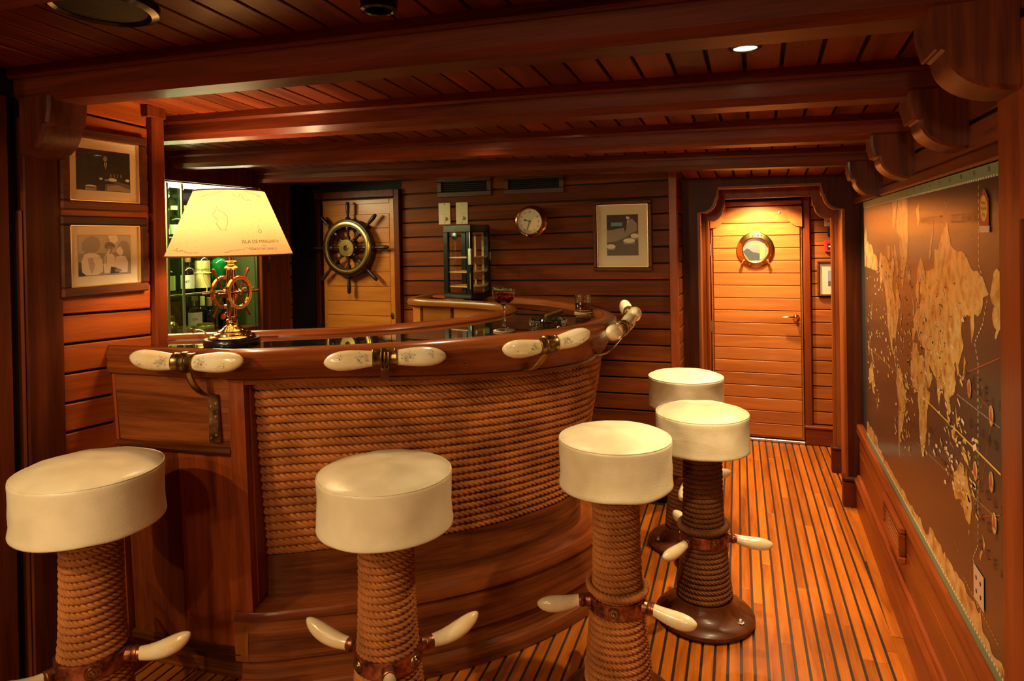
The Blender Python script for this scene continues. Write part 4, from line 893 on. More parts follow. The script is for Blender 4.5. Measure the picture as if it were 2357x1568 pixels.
# ---- humidor cabinet on the back counter
hc = thing('humidor_cabinet', 'tall black glass-sided humidor on the back of the bar', 'cabinet', (-1.715, 3.84, 1.236), R(-15))
HW, HD, HH = 0.110, 0.098, 0.455
bx('base_board', (-HW, -HD, 0), (HW, HD, 0.035), 'black_lacquer', hc, 0.003); bx('top_board', (-HW, -HD, HH - 0.045), (HW, HD, HH), 'black_lacquer', hc, 0.003)
for sx in (-1, 1):
    for sy in (-1, 1):
        w1, w2 = (0.036, 0.022); x0, x1 = sorted((sx * HW, sx * (HW - w1))); y0, y1 = sorted((sy * HD, sy * (HD - w2))); bx('corner_post', (x0, y0, 0.0352), (x1, y1, HH - 0.0452), 'black_lacquer', hc, 0.002)
bx('lock_plate', (HW - 0.001, -HD + 0.002, 0.21), (HW + 0.003, -HD + 0.024, 0.31), 'steel', hc, 0.001); bx('lock_plate', (HW - 0.02, -HD - 0.003, 0.21), (HW + 0.001, -HD + 0.001, 0.31), 'steel', hc, 0.001); bx('door_handle', (HW + 0.001, HD - 0.012, 0.235), (HW + 0.008, HD - 0.006, 0.285), 'steel', hc, 0.002)
for z in (0.36, 0.11): bx('hinge', (HW - 0.008, -HD - 0.004, z - 0.05), (HW - 0.003, -HD - 0.0005, z + 0.05), 'steel', hc, 0.001)
for z in (0.070, 0.16, 0.25): bx('shelf', (-HW + 0.012, -HD + 0.014, z), (HW - 0.012, HD - 0.014, z + 0.008), 'shelf_wood', hc, 0.001)
bx('shelf_rail', (-0.006, HD - 0.016, 0.036), (0.008, HD - 0.012, HH - 0.046), 'shelf_wood', hc, 0); sr_ = bx('shelf_rail', (HW - 0.05, HD - 0.024, 0.036), (HW - 0.034, HD - 0.018, HH - 0.046), 'shelf_wood', hc, 0)
for k in range(9): MB().box((HW - 0.045, HD - 0.0255, 0.07 + 0.036 * k), (HW - 0.039, HD - 0.024, 0.076 + 0.036 * k)).build('peg_hole', 'ink', hc, smooth=0)
bx('pane', (-HW + 0.036, -HD + 0.006, 0.036), (HW - 0.036, -HD + 0.009, HH - 0.046), 'pane_clear', hc, 0); bx('pane', (HW - 0.009, -HD + 0.022, 0.036), (HW - 0.006, HD - 0.022, HH - 0.046), 'pane_clear', hc, 0); bx('pane', (-HW + 0.036, HD - 0.009, 0.036), (HW - 0.036, HD - 0.006, HH - 0.046), 'pane_clear', hc, 0); bx('pane', (-HW + 0.006, -HD + 0.022, 0.036), (-HW + 0.009, HD - 0.022, HH - 0.046), 'pane_clear', hc, 0)
MB().lathe([(0.022, 0), (0.022, 0.006), (0, 0.008)], 20, rotm((0, -1, 0), (-0.028, -HD + 0.016, HH - 0.07)), cap=False).build('hygrometer', 'black_lacquer', hc)

# ================================================================== THINGS ON THE WALLS
# ---- framed photographs
def photo_frame(label, O, X, Z, Nn, W, Hh, rail, mx, mt, mb_, mat, tilt=None, gilt=True, name='framed_photo', cat='picture'):
    """O = centre on the wall, X right, Z up, Nn out of the wall; builds in wall axes"""
    f = thing(name, label, cat, O); M = frame(X, Z, Nn, (0, 0, 0))
    for a, b_ in (((-W / 2, -Hh / 2), (W / 2, -Hh / 2 + rail)), ((-W / 2, Hh / 2 - rail), (W / 2, Hh / 2)), ((-W / 2, -Hh / 2 + rail), (-W / 2 + rail, Hh / 2 - rail)), ((W / 2 - rail, -Hh / 2 + rail), (W / 2, Hh / 2 - rail))):
        MB().box((a[0], a[1], 0.001), (b_[0], b_[1], 0.024), 0.005, M).build('frame_rail', mat, f, smooth=0)
    iw, ih = W / 2 - rail, Hh / 2 - rail
    if gilt:
        for a, b_ in (((-iw, -ih), (iw, -ih + 0.004)), ((-iw, ih - 0.004), (iw, ih)), ((-iw, -ih), (-iw + 0.004, ih)), ((iw - 0.004, -ih), (iw, ih))): MB().box((a[0], a[1], 0.004), (b_[0], b_[1], 0.018), 0.001, M).build('gilt_fillet', 'gilt', f, smooth=0)
    MB().box((-iw, -ih, 0.002), (iw, ih, 0.006), 0, M).build('mat_board', 'mat_board', f, smooth=0)
    pw, ph_ = iw - mx, (ih * 2 - mt - mb_) / 2; pc = (-ih + mb_ + ph_)
    Mp = M @ Matrix.Translation((0, pc, 0.0064)); MB().box((-pw, -ph_, -0.0006), (pw, ph_, 0), 0, Mp).build('photograph', 'print_mid', f, smooth=0)
    MB().box((-iw, -ih, 0.0125), (iw, ih, 0.014), 0, M).build('glazing', 'pane_clear', f, smooth=0)
    return f, Mp, pw, ph_
def shape(par, Mp, pts, mat, k, w, h):
    """flat print area; pts in -1..1 of the print"""
    MB().prism([(u * w, v * h) for u, v in pts], 0.0003, Mp @ Matrix.Translation((0, 0, 0.0002 + 0.0003 * k))).build('print_area', mat, par, smooth=0)
def ell(cx, cy, rx, ry, n=16, a0=0, a1=2 * PI): return [(cx + rx * math.cos(a0 + (a1 - a0) * k / n), cy + ry * math.sin(a0 + (a1 - a0) * k / n)) for k in range(n + (0 if abs(a1 - a0) > 6 else 1))]
XX, ZZ = Vector((0, -1, 0)), Vector((0, 0, 1))
# left wall: X axis of picture seen from the room runs along +y
f1, Mp, w_, h_2 = photo_frame('upper framed photo on the left wall, man in dark suit at a bar', (XL + 0.001, 1.7625, 1.869), (0, 1, 0), (0, 0, 1), (1, 0, 0), 0.340, 0.286, 0.032, 0.032, 0.036, 0.040, 'frame_wood')
print_ = [o for o in f1.children if o.name.startswith('photograph')][0]; print_.data.materials[0] = MATS['print_dark']
S = lambda pts, m, k: shape(print_, Mp, pts, m, k, w_, h_2)
S([(0.0, -0.98), (0.05, -0.55), (0.45, -0.45), (0.98, -0.62), (0.98, -0.98)], 'print_mid', 0); S([(0.08, -0.98), (0.1, -0.75), (0.5, -0.66), (0.98, -0.85), (0.98, -0.98)], 'print_grey', 1)
S([(-0.30, -0.7), (-0.22, 0.2), (-0.05, 0.42), (0.16, 0.42), (0.28, 0.2), (0.36, -0.6)], 'ink', 1); S(ell(0.04, 0.60, 0.075, 0.15), 'print_grey', 2); S([(0.0, 0.40), (0.10, 0.40), (0.06, 0.0)], 'print_white', 2); S([(0.035, 0.38), (0.065, 0.38), (0.07, 0.02), (0.05, 0.0)], 'ink', 3)
S(ell(0.30, -0.42, 0.17, 0.085), 'print_white', 2); S(ell(-0.13, -0.40, 0.06, 0.06), 'print_white', 2); S(ell(0.1, -0.45, 0.11, 0.05), 'print_grey', 2); S(ell(-0.5, -0.80, 0.2, 0.07), 'print_white', 1); S([(-0.7, -0.98), (-0.7, -0.82), (-0.3, -0.82), (-0.3, -0.98)], 'print_grey', 1); S(ell(0.88, -0.40, 0.08, 0.07), 'print_white', 2)
for k in range(4): S([(0.22 + 0.13 * k, -0.30), (0.26 + 0.13 * k, -0.30), (0.26 + 0.13 * k, -0.12), (0.22 + 0.13 * k, -0.12)], 'print_grey', 2)
f2, Mp, w_, h_2 = photo_frame('lower framed photo on the left wall, pale print of seated people', (XL + 0.001, 1.7605, 1.566), (0, 1, 0), (0, 0, 1), (1, 0, 0), 0.340, 0.280, 0.032, 0.034, 0.034, 0.036, 'frame_wood')
print_ = [o for o in f2.children if o.name.startswith('photograph')][0]; print_.data.materials[0] = MATS['print_grey']
S([(-0.98, 0.1), (-0.98, 0.98), (0.98, 0.98), (0.98, 0.2), (0.3, 0.1)], 'print_light', 0); S([(0.1, 0.98), (0.25, 0.45), (0.5, 0.7), (0.45, 0.98)], 'print_white', 1)
S([(-0.86, 0.30), (-0.84, 0.62), (-0.70, 0.86), (-0.48, 0.95), (-0.28, 0.84), (-0.20, 0.62), (-0.22, 0.34), (-0.34, 0.16), (-0.55, 0.06), (-0.74, 0.12)], 'print_grey', 2)
S([(-0.95, -0.72), (-0.90, -0.30), (-0.80, 0.04), (-0.62, 0.12), (-0.38, 0.10), (-0.22, -0.02), (-0.12, -0.30), (-0.10, -0.80), (-0.3, -0.95), (-0.72, -0.95)], 'print_white', 3); S([(-0.66, -0.15), (-0.5, -0.10), (-0.4, -0.5), (-0.52, -0.9), (-0.62, -0.6)], 'print_light', 4)
S([(-0.02, 0.34), (0.0, 0.56), (0.10, 0.64), (0.26, 0.62), (0.35, 0.50), (0.36, 0.34), (0.26, 0.42), (0.10, 0.44), (0.04, 0.30)], 'print_mid', 3); S([(0.05, 0.40), (0.24, 0.42), (0.28, 0.24), (0.20, 0.08), (0.10, 0.08), (0.04, 0.24)], 'print_grey', 2); S([(-0.12, -0.1), (0.04, 0.06), (0.26, 0.06), (0.36, -0.1), (0.34, -0.9), (-0.06, -0.9)], 'print_white', 1)
for k in range(4): S([(-0.16 + 0.06 * k, 0.0), (-0.13 + 0.06 * k, 0.0), (-0.12 + 0.05 * k, -0.42), (-0.15 + 0.05 * k, -0.42)], 'print_grey', 2)
S([(0.46, 0.30), (0.52, 0.54), (0.66, 0.70), (0.84, 0.66), (0.94, 0.44), (0.94, 0.10), (0.82, -0.04), (0.70, 0.08), (0.60, 0.40)], 'print_grey', 3); S([(0.46, 0.34), (0.58, 0.42), (0.68, 0.20), (0.66, 0.0), (0.52, -0.02), (0.44, 0.10), (0.41, 0.18)], 'print_white', 4)
S([(0.40, -0.10), (0.58, -0.04), (0.78, -0.10), (0.88, -0.40), (0.84, -0.90), (0.34, -0.90), (0.32, -0.50)], 'print_white', 2); S([(-0.98, -0.98), (-0.98, -0.30), (-0.90, -0.34), (-0.88, -0.80), (-0.74, -0.98)], 'print_dark', 4); S([(0.16, -0.92), (0.20, -0.58), (0.42, -0.66), (0.52, -0.92)], 'print_dark', 4); S([(0.30, -0.76), (0.42, -0.68), (0.58, -0.74), (0.62, -0.84), (0.40, -0.88)], 'print_grey', 5); S([(0.02, 0.02), (0.12, 0.30), (0.17, 0.28), (0.10, -0.02)], 'print_white', 5)
f3, Mp, w_, h_2 = photo_frame('tall framed photo on the back wall, man leaning on a bar above round stools', (-0.774, YB - 0.001, 1.607), (1, 0, 0), (0, 0, 1), (0, -1, 0), 0.360, 0.430, 0.024, 0.060, 0.062, 0.070, 'frame_wood')
print_ = [o for o in f3.children if o.name.startswith('photograph')][0]
S([(-0.98, 0.28), (-0.98, 0.98), (0.98, 0.98), (0.98, 0.5), (0.4, 0.2)], 'print_dark', 0); S([(-0.98, -0.35), (-0.98, 0.22), (0.1, 0.36), (0.2, -0.1), (-0.4, -0.3)], 'print_grey', 1); S([(-0.98, -0.98), (-0.98, -0.4), (-0.3, -0.3), (0.2, -0.1), (0.98, -0.1), (0.98, -0.98)], 'print_mid', 1)
S([(0.25, 0.30), (0.30, 0.72), (0.62, 0.80), (0.92, 0.55), (0.9, 0.2), (0.6, 0.1), (0.2, -0.1), (0.05, -0.12)], 'print_grey', 2); S(ell(0.36, 0.86, 0.11, 0.10), 'print_white', 3); S([(0.28, 0.9), (0.30, 0.98), (0.46, 0.97), (0.48, 0.88)], 'print_dark', 4); S([(0.33, 0.74), (0.40, 0.70), (0.36, 0.48)], 'print_white', 3)
for cx, cy, rx in ((0.42, -0.27, 0.37), (0.78, -0.04, 0.26), (-0.75, -0.55, 0.3)): S(ell(cx, cy, rx, 0.11), 'print_white', 3); S([(cx - rx * .95, cy - 0.02), (cx - rx * .9, cy - 0.18), (min(cx + rx * .9, .98), cy - 0.18), (min(cx + rx * .95, .98), cy - 0.02)], 'print_grey', 2)
S([(-0.72, 0.44), (-0.72, 0.62), (0.0, 0.62), (0.0, 0.44)], 'label_teal', 3)
f4, Mp, w_, h_2 = photo_frame('small framed print on the end wall right of the passage door', (0.565, 5.546, 1.258), (1, 0, 0), (0, 0, 1), (0, -1, 0), 0.300, 0.264, 0.016, 0.058, 0.055, 0.06, 'frame_wood', gilt=False)
print_ = [o for o in f4.children if o.name.startswith('photograph')][0]; print_.data.materials[0] = MATS['print_sky']; S([(-0.98, -0.98), (-0.98, -0.35), (0.98, -0.3), (0.98, -0.98)], 'print_mid', 0); MATS['print_sky']
# ---- brass clock
ck = thing('ship_clock', 'round copper ship clock with roman numerals on the back wall', 'clock', (-1.352, YB, 1.708))
Mc = rotm((0, -1, 0))
MB().lathe([(0, 0.0), (0.100, 0.0), (0.103, 0.003), (0.101, 0.008), (0.093, 0.012), (0.090, 0.016), (0.090, 0.052), (0.093, 0.056), (0.092, 0.064), (0.084, 0.068), (0.080, 0.064), (0.078, 0.056), (0, 0.056)], 48, Mc, cap=False).build('case', 'copper_case', ck)
MB().lathe([(0, 0.0565), (0.0775, 0.0565), (0.0775, 0.058), (0, 0.058)], 40, Mc, cap=False).build('dial', 'dial', ck)
for k, nm in enumerate(('XII', 'I', 'II', 'III', 'IV', 'V', 'VI', 'VII', 'VIII', 'IX', 'X', 'XI')):
    a = 2 * PI * k / 12; text(nm, 0.019, frame((1, 0, 0), (0, 0, 1), (0, -1, 0), (0, -0.0584, 0)) @ Matrix.Rotation(-a, 4, 'Z') @ Matrix.Translation((0, 0.060, 0)), 'ink', ck, 'numeral')
for nm, ang, L, wd in (('hour_hand', 286, 0.042, 0.0026), ('minute_hand', 198, 0.060, 0.0016)):
    a = R(ang); d = Vector((math.sin(a), 0, math.cos(a))); s_ = Vector((math.cos(a), 0, -math.sin(a)))
    m = MB(); pts = [(-0.012, wd * .8), (0, wd), (L * .6, wd), (L * .75, wd * 2.4 if nm[0] == 'h' else wd), (L, 0.0003)]; V = []
    for yy in (-0.0592, -0.0602):
        for t, q in pts: V.append(d * t + s_ * q + Vector((0, yy, 0)))
        for t, q in pts[::-1]: V.append(d * t - s_ * q + Vector((0, yy, 0)))
    n = 10; m.add(V, [list(range(n)), list(range(n, 2 * n))[::-1]] + [(k, (k + 1) % n, n + (k + 1) % n, n + k) for k in range(n)]).build(nm, 'ink', ck, smooth=0)
MB().lathe([(0.004, 0.058), (0.004, 0.0615), (0, 0.062)], 12, Mc).build('hub', 'ink', ck); MB().lathe([(0, 0.0655), (0.081, 0.0655)], 40, Mc, cap=False).build('clock_glass', 'pane_clear', ck); MB().tube([(-0.09, -0.05, 0.0), (-0.112, -0.05, 0.0)], 0.0025, 8).build('catch', 'copper_case', ck)
# ---- volume plates, vents
for lab, x in (('left one of two cream volume control plates on the back wall', -1.970), ('right one of two cream volume control plates, nearer the clock', -1.842)):
    v = thing('volume_control', lab, 'control plate', (x, YB, 1.776), 0, 'volume control plates'); MB().box((-0.044, -0.006, -0.0725), (0.044, 0, 0.0725), 0.004).build('plate', 'plate_cream', v, smooth=0)
    Mk = rotm((0, -1, 0), (0.004, -0.006, -0.034)); MB().lathe([(0.013, 0), (0.012, 0.012), (0, 0.013)], 20, Mk).build('knob', 'plate_cream', v); MB().box((-0.0008, -0.0195, -0.034), (0.0088, -0.019, -0.0325)).build('knob_mark', 'ink', v, smooth=0)
    for z in (0.06, -0.06): MB().lathe([(0.0035, 0), (0.003, 0.0015), (0, 0.002)], 8, rotm((0, -1, 0), (0.002, -0.006, z))).build('screw', 'ink', v)
    for k in range(11):
        a = R(-140 + 28 * k); MB().box((-0.0006, -0.0065, 0.0165), (0.0006, -0.006, 0.0195), 0, Matrix.Translation((0.004, 0, -0.034)) @ Matrix.Rotation(a, 4, 'Y')).build('scale_tick', 'sepia_ink', v, smooth=0)
    MB().box((-0.014, -0.0065, -0.004), (0.018, -0.006, -0.002)).build('caption', 'sepia_ink', v, smooth=0)
def vent(lab, x0, x1, z0, z1):
    v = thing('air_vent', lab, 'vent', ((x0 + x1) / 2, YB, (z0 + z1) / 2), 0, 'vents above the back bar'); w_, h_ = (x1 - x0) / 2, (z1 - z0) / 2; b = 0.034
    for a, c in (((-w_, -h_), (w_, -h_ + b)), ((-w_, h_ - b), (w_, h_)), ((-w_, -h_ + b), (-w_ + b, h_ - b)), ((w_ - b, -h_ + b), (w_, h_ - b))): MB().box((a[0], -0.014, a[1]), (c[0], 0.0, c[1]), 0.004).build('frame_rail', 'grille_wood', v, smooth=0)
    MB().box((-w_ + b, -0.001, -h_ + b), (w_ - b, 0.0, h_ - b)).build('duct_opening', 'void', v, smooth=0)
    n = 5
    for k in range(n): z = -h_ + b + (2 * h_ - 2 * b) * (k + 0.5) / n; MB().box((-w_ + b, -0.012, -0.001), (w_ - b, 0.0, 0.001), 0, Matrix.Translation((0, 0, z)) @ Matrix.Rotation(R(30), 4, 'X')).build('slat', 'black_metal', v, smooth=0)
    for sx in (-1, 1): MB().lathe([(0.003, 0), (0.003, 0.002), (0, 0.002)], 8, rotm((0, -1, 0), (sx * (w_ - 0.012), -0.014, 0.02))).build('screw', 'ink', v)
vent('dark slatted air vent above the two volume plates', -2.02, -1.625, 1.885, 2.02); vent('dark slatted air vent above the ship clock', -1.54, -1.135, 1.885, 2.015)
# ---- ship wheel on the galley door
sw = thing('ship_helm', 'large dark wooden ship wheel with brass ring on the plank door', 'ship wheel', (-2.685, YB - 0.022, 1.557)); Mw = rotm((0, -1, 0))
MB().lathe([(0.148, 0.028), (0.150, 0.024), (0.196, 0.024), (0.201, 0.030), (0.201, 0.062), (0.196, 0.070), (0.184, 0.073), (0.150, 0.073), (0.146, 0.066), (0.146, 0.034), (0.148, 0.028)], 64, Mw, cap=False).build('rim', 'wheel_wood', sw)
MB().lathe([(0.156, 0.072), (0.159, 0.079), (0.176, 0.082), (0.187, 0.077), (0.187, 0.070)], 64, Mw, cap=False).build('brass_ring', 'brass', sw)
MB().lathe([(0, 0.028), (0.058, 0.028), (0.062, 0.034), (0.062, 0.072), (0, 0.074)], 40, Mw, cap=False).build('hub', 'wheel_wood', sw); bp_ = MB().lathe([(0.013, 0.074), (0.015, 0.084), (0.020, 0.082), (0.022, 0.079), (0.058, 0.079), (0.061, 0.075), (0.061, 0.070)], 40, Mw, cap=False).build('brass_plate', 'brass', sw); MB().lathe([(0, 0.0745), (0.014, 0.0745)], 16, Mw, cap=False).build('axle_hole', 'void', bp_)
for k in range(8):
    a = PI / 4 * k; d = (math.cos(a), 0, math.sin(a)); M = rotm(d, (0, -0.049, 0))
    sp_ = MB().lathe([(0.012, 0.058), (0.016, 0.062), (0.016, 0.078), (0.008, 0.081), (0.011, 0.087), (0.007, 0.092), (0.012, 0.100), (0.007, 0.108), (0.011, 0.113), (0.008, 0.119), (0.016, 0.124), (0.018, 0.140), (0.016, 0.150)], 14, M).build('spoke', 'wheel_wood', sw)
    MB().lathe([(0.014, 0.195), (0.019, 0.203), (0.015, 0.212), (0.008, 0.218), (0.0085, 0.226), (0.0125, 0.250), (0.0145, 0.285), (0.0130, 0.310), (0.0075, 0.320), (0, 0.322)], 16, M, cap=False).build('handle', 'wheel_wood', sp_)
# ---- fire alarm and notice on the end wall
fa = thing('fire_alarm', 'small red fire alarm call point on the end wall', 'fire alarm', (0.513, 5.546, 1.503)); MB().box((-0.047, -0.035, -0.044), (0.047, 0, 0.044), 0.004).build('housing', 'alarm_red', fa, smooth=0); MB().box((-0.028, -0.038, -0.025), (0.028, -0.0352, 0.022), 0.001).build('window', 'ink', fa, smooth=0); MB().box((-0.02, -0.0388, -0.006), (0.02, -0.038, 0.004)).build('break_strip', 'print_white', fa, smooth=0)
dt = thing('door_detector', 'small black box above the red fire alarm', 'detector', (0.525, 5.546, 1.605)); MB().box((-0.035, -0.025, -0.03), (0.035, 0, 0.03), 0.003).build('case', 'black_metal', dt, smooth=0); MB().lathe([(0.012, 0), (0.010, 0.004), (0, 0.005)], 14, rotm((0, -1, 0), (0, -0.025, 0))).build('lens', 'black_lacquer', dt)
ns = thing('notice_sign', 'small cream notice high on the end wall', 'sign', (0.517, 5.546, 1.690)); MB().box((-0.048, -0.022, -0.038), (0.048, 0, 0.038), 0.003).build('board', 'plate_cream', ns, smooth=0); MB().box((-0.03, -0.0226, -0.006), (0.03, -0.022, 0.006)).box((-0.006, -0.0226, -0.025), (0.006, -0.022, 0.025)).build('symbol', 'chart_red', ns, smooth=0)
# ---- vent low on the right wall
rv = thing('wall_vent', 'slatted wooden air vent low on the right wall', 'vent', (XR - 0.006, 3.195, 0.357))
for a, c in (((-0.195, -0.075), (0.195, -0.045)), ((-0.195, 0.045), (0.195, 0.075)), ((-0.195, -0.045), (-0.16, 0.045)), ((0.16, -0.045), (0.195, 0.045))): MB().box((-0.026, a[0], a[1]), (0, c[0], c[1]), 0.006).build('frame_rail', 'trim_y', rv, smooth=0)
MB().box((-0.002, -0.16, -0.045), (0, 0.16, 0.045)).build('duct_opening', 'void', rv, smooth=0)
for k in range(5): MB().box((-0.011, -0.16, -0.0035), (0.007, 0.16, 0.0035), 0.001, Matrix.Translation((-0.010, 0, -0.036 + 0.018 * k)) @ Matrix.Rotation(R(-25), 4, 'Y')).build('slat', 'panel_y', rv, smooth=0)
# ---- ceiling speaker, downlights
def cz_(x, y, r): return zc(x, y) - 0.001
sp0 = thing('ceiling_speaker', 'round black loudspeaker grille set into the ceiling', 'loudspeaker', (-1.435, 1.145, cz_(-1.435, 1.145, 0))); sp0.rotation_euler = (math.atan(-0.06), math.atan(0.02), 0)
MB().lathe([(0.098, 0), (0.098, -0.016), (0.106, -0.022), (0.122, -0.016), (0.126, -0.004), (0.126, 0)], 56, cap=False).build('bezel', 'black_lacquer', sp0); MB().lathe([(0, -0.020), (0.05, -0.019), (0.098, -0.014)], 48, cap=False).build('grille', 'speaker_mesh', sp0)
def downlight(lab, x, y, z=None, power=0, ang=95, aim=(0, 0, -1), can=0.004, blend=0.6, glow='lamp_glow'):
    z = cz_(x, y, 0) if z is None else z
    d = thing('downlight', lab, 'ceiling light', (x, y, z), 0, 'recessed ceiling downlights')
    MB().lathe([(0.030, 0.0), (0.030, -can), (0.034, -can - 0.003), (0.042, -can), (0.044, 0)], 32, cap=False).build('trim_ring', 'black_lacquer', d)
    MB().lathe([(0, -0.001), (0.030, -0.001)], 24, cap=False).build('lens', glow if power else 'void', d)
    if power: spot('downlight_beam', (0, 0, -0.010), power, ang, blend, 0.028, d, aim)
    return d

# ================================================================== PAINTED WORLD CHART ON THE RIGHT WALL
MX = XR - 0.006
chart = thing('wall_map', 'large painted pictorial world map covering the right wall', 'map', (0, 0, 0))
MB().box((MX, 1.603, 0.497), (XR + 0.013, 4.02, 1.763)).build('map_panel', 'chart_sea', chart, smooth=0)
def mlat(lat): return 1.0 + 0.285 * math.log(math.tan(PI / 4 + R(lat) / 2))
def mpt(lon, lat): return (min(max(2.807 - 0.00447 * lon, 1.606), 4.012), min(max(mlat(lat), 0.530), 1.730))
LAND = {
 'north_america': [(-168,66),(-162,70),(-156,71),(-141,70),(-128,70),(-115,68),(-108,68),(-95,69),(-94,73),(-85,70),(-82,67),(-93,62),(-94,58),(-88,56.5),(-82,55),(-80,51.5),(-78,56),(-77,62),(-70,61.5),(-65,58.5),(-62,57),(-56,52),(-60,50),(-66,50),(-65,45.5),(-70,43.5),(-70,41.5),(-74,40),(-76,36),(-81,31),(-80,26),(-82,28.5),(-85,30),(-90,29.5),(-97,27.5),(-97.5,22),(-94,18),(-91,18.5),(-90,21.3),(-87,21.3),(-88,16),(-83.5,15),(-83.5,11),(-79,9),(-81,8),(-85,10.5),(-87.5,13),(-94,16),(-100,17),(-105.5,20.5),(-106,23),(-112.5,29),(-110,23.5),(-115,28.5),(-117,32.5),(-121,35),(-124,40),(-124,47),(-128,51),(-134,57),(-140,60),(-148,60.5),(-152,59),(-158,56.5),(-163,55),(-158,58.5),(-162,59),(-165,62),(-161,64),(-166,65)],
 'south_america': [(-77.5,8),(-72,12),(-62,10.5),(-52,5),(-50,0),(-44,-2.5),(-37,-4.5),(-35,-8),(-39,-14),(-41,-21),(-48,-26),(-50,-30),(-54,-34.5),(-58,-35),(-57,-38),(-62,-39),(-65,-42),(-66,-46),(-69,-51),(-66,-55),(-72,-53),(-74.5,-48),(-73.5,-40),(-71.5,-30),(-70,-20),(-76,-14),(-81,-5.5),(-80,-2),(-78,2)],
 'greenland': [(-73,78),(-60,81.8),(-35,83),(-20,81),(-20,75),(-24,70.5),(-32,68),(-40,65),(-43,60),(-50,62),(-53,67),(-54,71),(-60,75.5),(-68,76)],
 'africa': [(-6,35.8),(10,37),(11,33.5),(20,31),(25,32),(32,31),(35,27),(37,21),(43,12),(51,12),(48,4),(41,-3),(39,-8),(40.5,-15),(35,-20),(35.5,-24),(32.5,-28),(28,-33),(20,-34.8),(18,-32),(15,-26),(12,-17),(13.5,-9),(9,-1),(9.5,4),(4,6),(-4,5),(-8,4.5),(-13,8.5),(-17,14.5),(-16,21),(-13,27.5),(-9.5,31)],
 'eurasia': [(-9,43.5),(-9,37),(-5.5,36.3),(0,39),(3,42.5),(9,44.3),(16,38),(18,40),(13,45.5),(19,42),(23,36.5),(24,40.5),(27,37),(36,36.5),(34.5,31.5),(35.5,28),(43,13),(52,16.5),(59.5,22.5),(56.5,25.5),(52,24.5),(48,30),(57,27),(66.5,25),(72.5,21),(73,16),(77.5,8),(80,13),(82,17),(89,22),(94,16),(98,16),(98.5,8),(103.5,1.5),(101,13),(105,9),(109,12),(106,19),(110,21.5),(117,23.5),(122,30),(119,35),(122,37),(118,39),(121.5,40.5),(126,34.5),(129.5,36),(128,40),(132,43),(140,49),(135,54.5),(142,59),(155,59.5),(156.5,51),(163,57),(163,60.5),(170,60),(178,62.5),(180,65),(190,66),(180,69),(170,70),(160,70),(150,72),(140,73),(128,73),(113,74),(105,77.5),(90,75.5),(80,73),(70,73),(68,69),(55,68.5),(44,68),(40,64.5),(41,67),(32,70),(25,71),(15,68.5),(10,63.5),(5,61),(7,58),(11,59),(13,55.5),(17,58.5),(18,62.5),(24,65.5),(22,60.8),(29,60),(22,57),(20,54.5),(12,54),(10.5,57.5),(8,56.5),(8.5,54),(4,52),(-1.5,49.5),(-4.5,48.5),(-1.5,44)],
 'australia': [(114,-22),(114,-34),(118,-35),(124,-33),(131,-31.5),(136,-35),(140,-38),(147,-38.5),(150,-37),(153,-30),(153,-25),(146,-19),(142.5,-11),(140,-17.5),(136.5,-12),(130,-12),(125,-15),(121,-19)],
 'island': None}
ISL = [[(173,-34.5),(178.5,-37.7),(176,-41),(174.5,-39)],[(172.5,-40.5),(174,-42),(169,-46.7),(167,-45.5)],[(130,31.5),(132,34),(136,36),(139.5,39),(141,45),(145,43.5),(141.5,40),(140.5,35.5),(136,33.5)],[(-5,50),(1,51),(1.5,53),(-2,56),(-3,58.6),(-6,56.5),(-3,54),(-5,52)],[(-24,65.5),(-20,63.5),(-14,64.5),(-15,66.3),(-22,66.3)],[(44,-16),(50,-15.5),(47,-25),(44,-24)],[(109,1),(113,3),(117,7),(119,5),(117.5,0),(115,-4),(110.5,-2.5)],[(95,5.5),(104,-2),(106,-6),(101,-2)],[(131,-1),(141,-2.5),(150.5,-10.3),(143,-8.5),(138,-8)],[(121,18),(122,14),(126,7),(122,7),(120,15)],[(105.5,-6.5),(114,-7.5),(114,-8.6),(106,-7.5)],[(12,79.5),(22,80.3),(24,78),(16,76.8)],[(52,71),(60,75.5),(68,76.8),(58,72),(55,70.7)],[(-80,73.5),(-68,70),(-62,66.5),(-68,63),(-73,66),(-86,71)],[(-90,77),(-88,81.5),(-65,82.8),(-78,77)],[(-118,69),(-116,73),(-105,73),(-103,69)],[(119.5,1),(125,1.5),(122,-1),(122.5,-5),(120,-5.5)],[(145,-41),(148,-41),(147,-43.5)],[(-85,22),(-75,20.5),(-78,20)],[(80,9.5),(82,7),(80.3,6)],[(143,54),(143.5,49),(142,46.5)]]
del LAND['island']
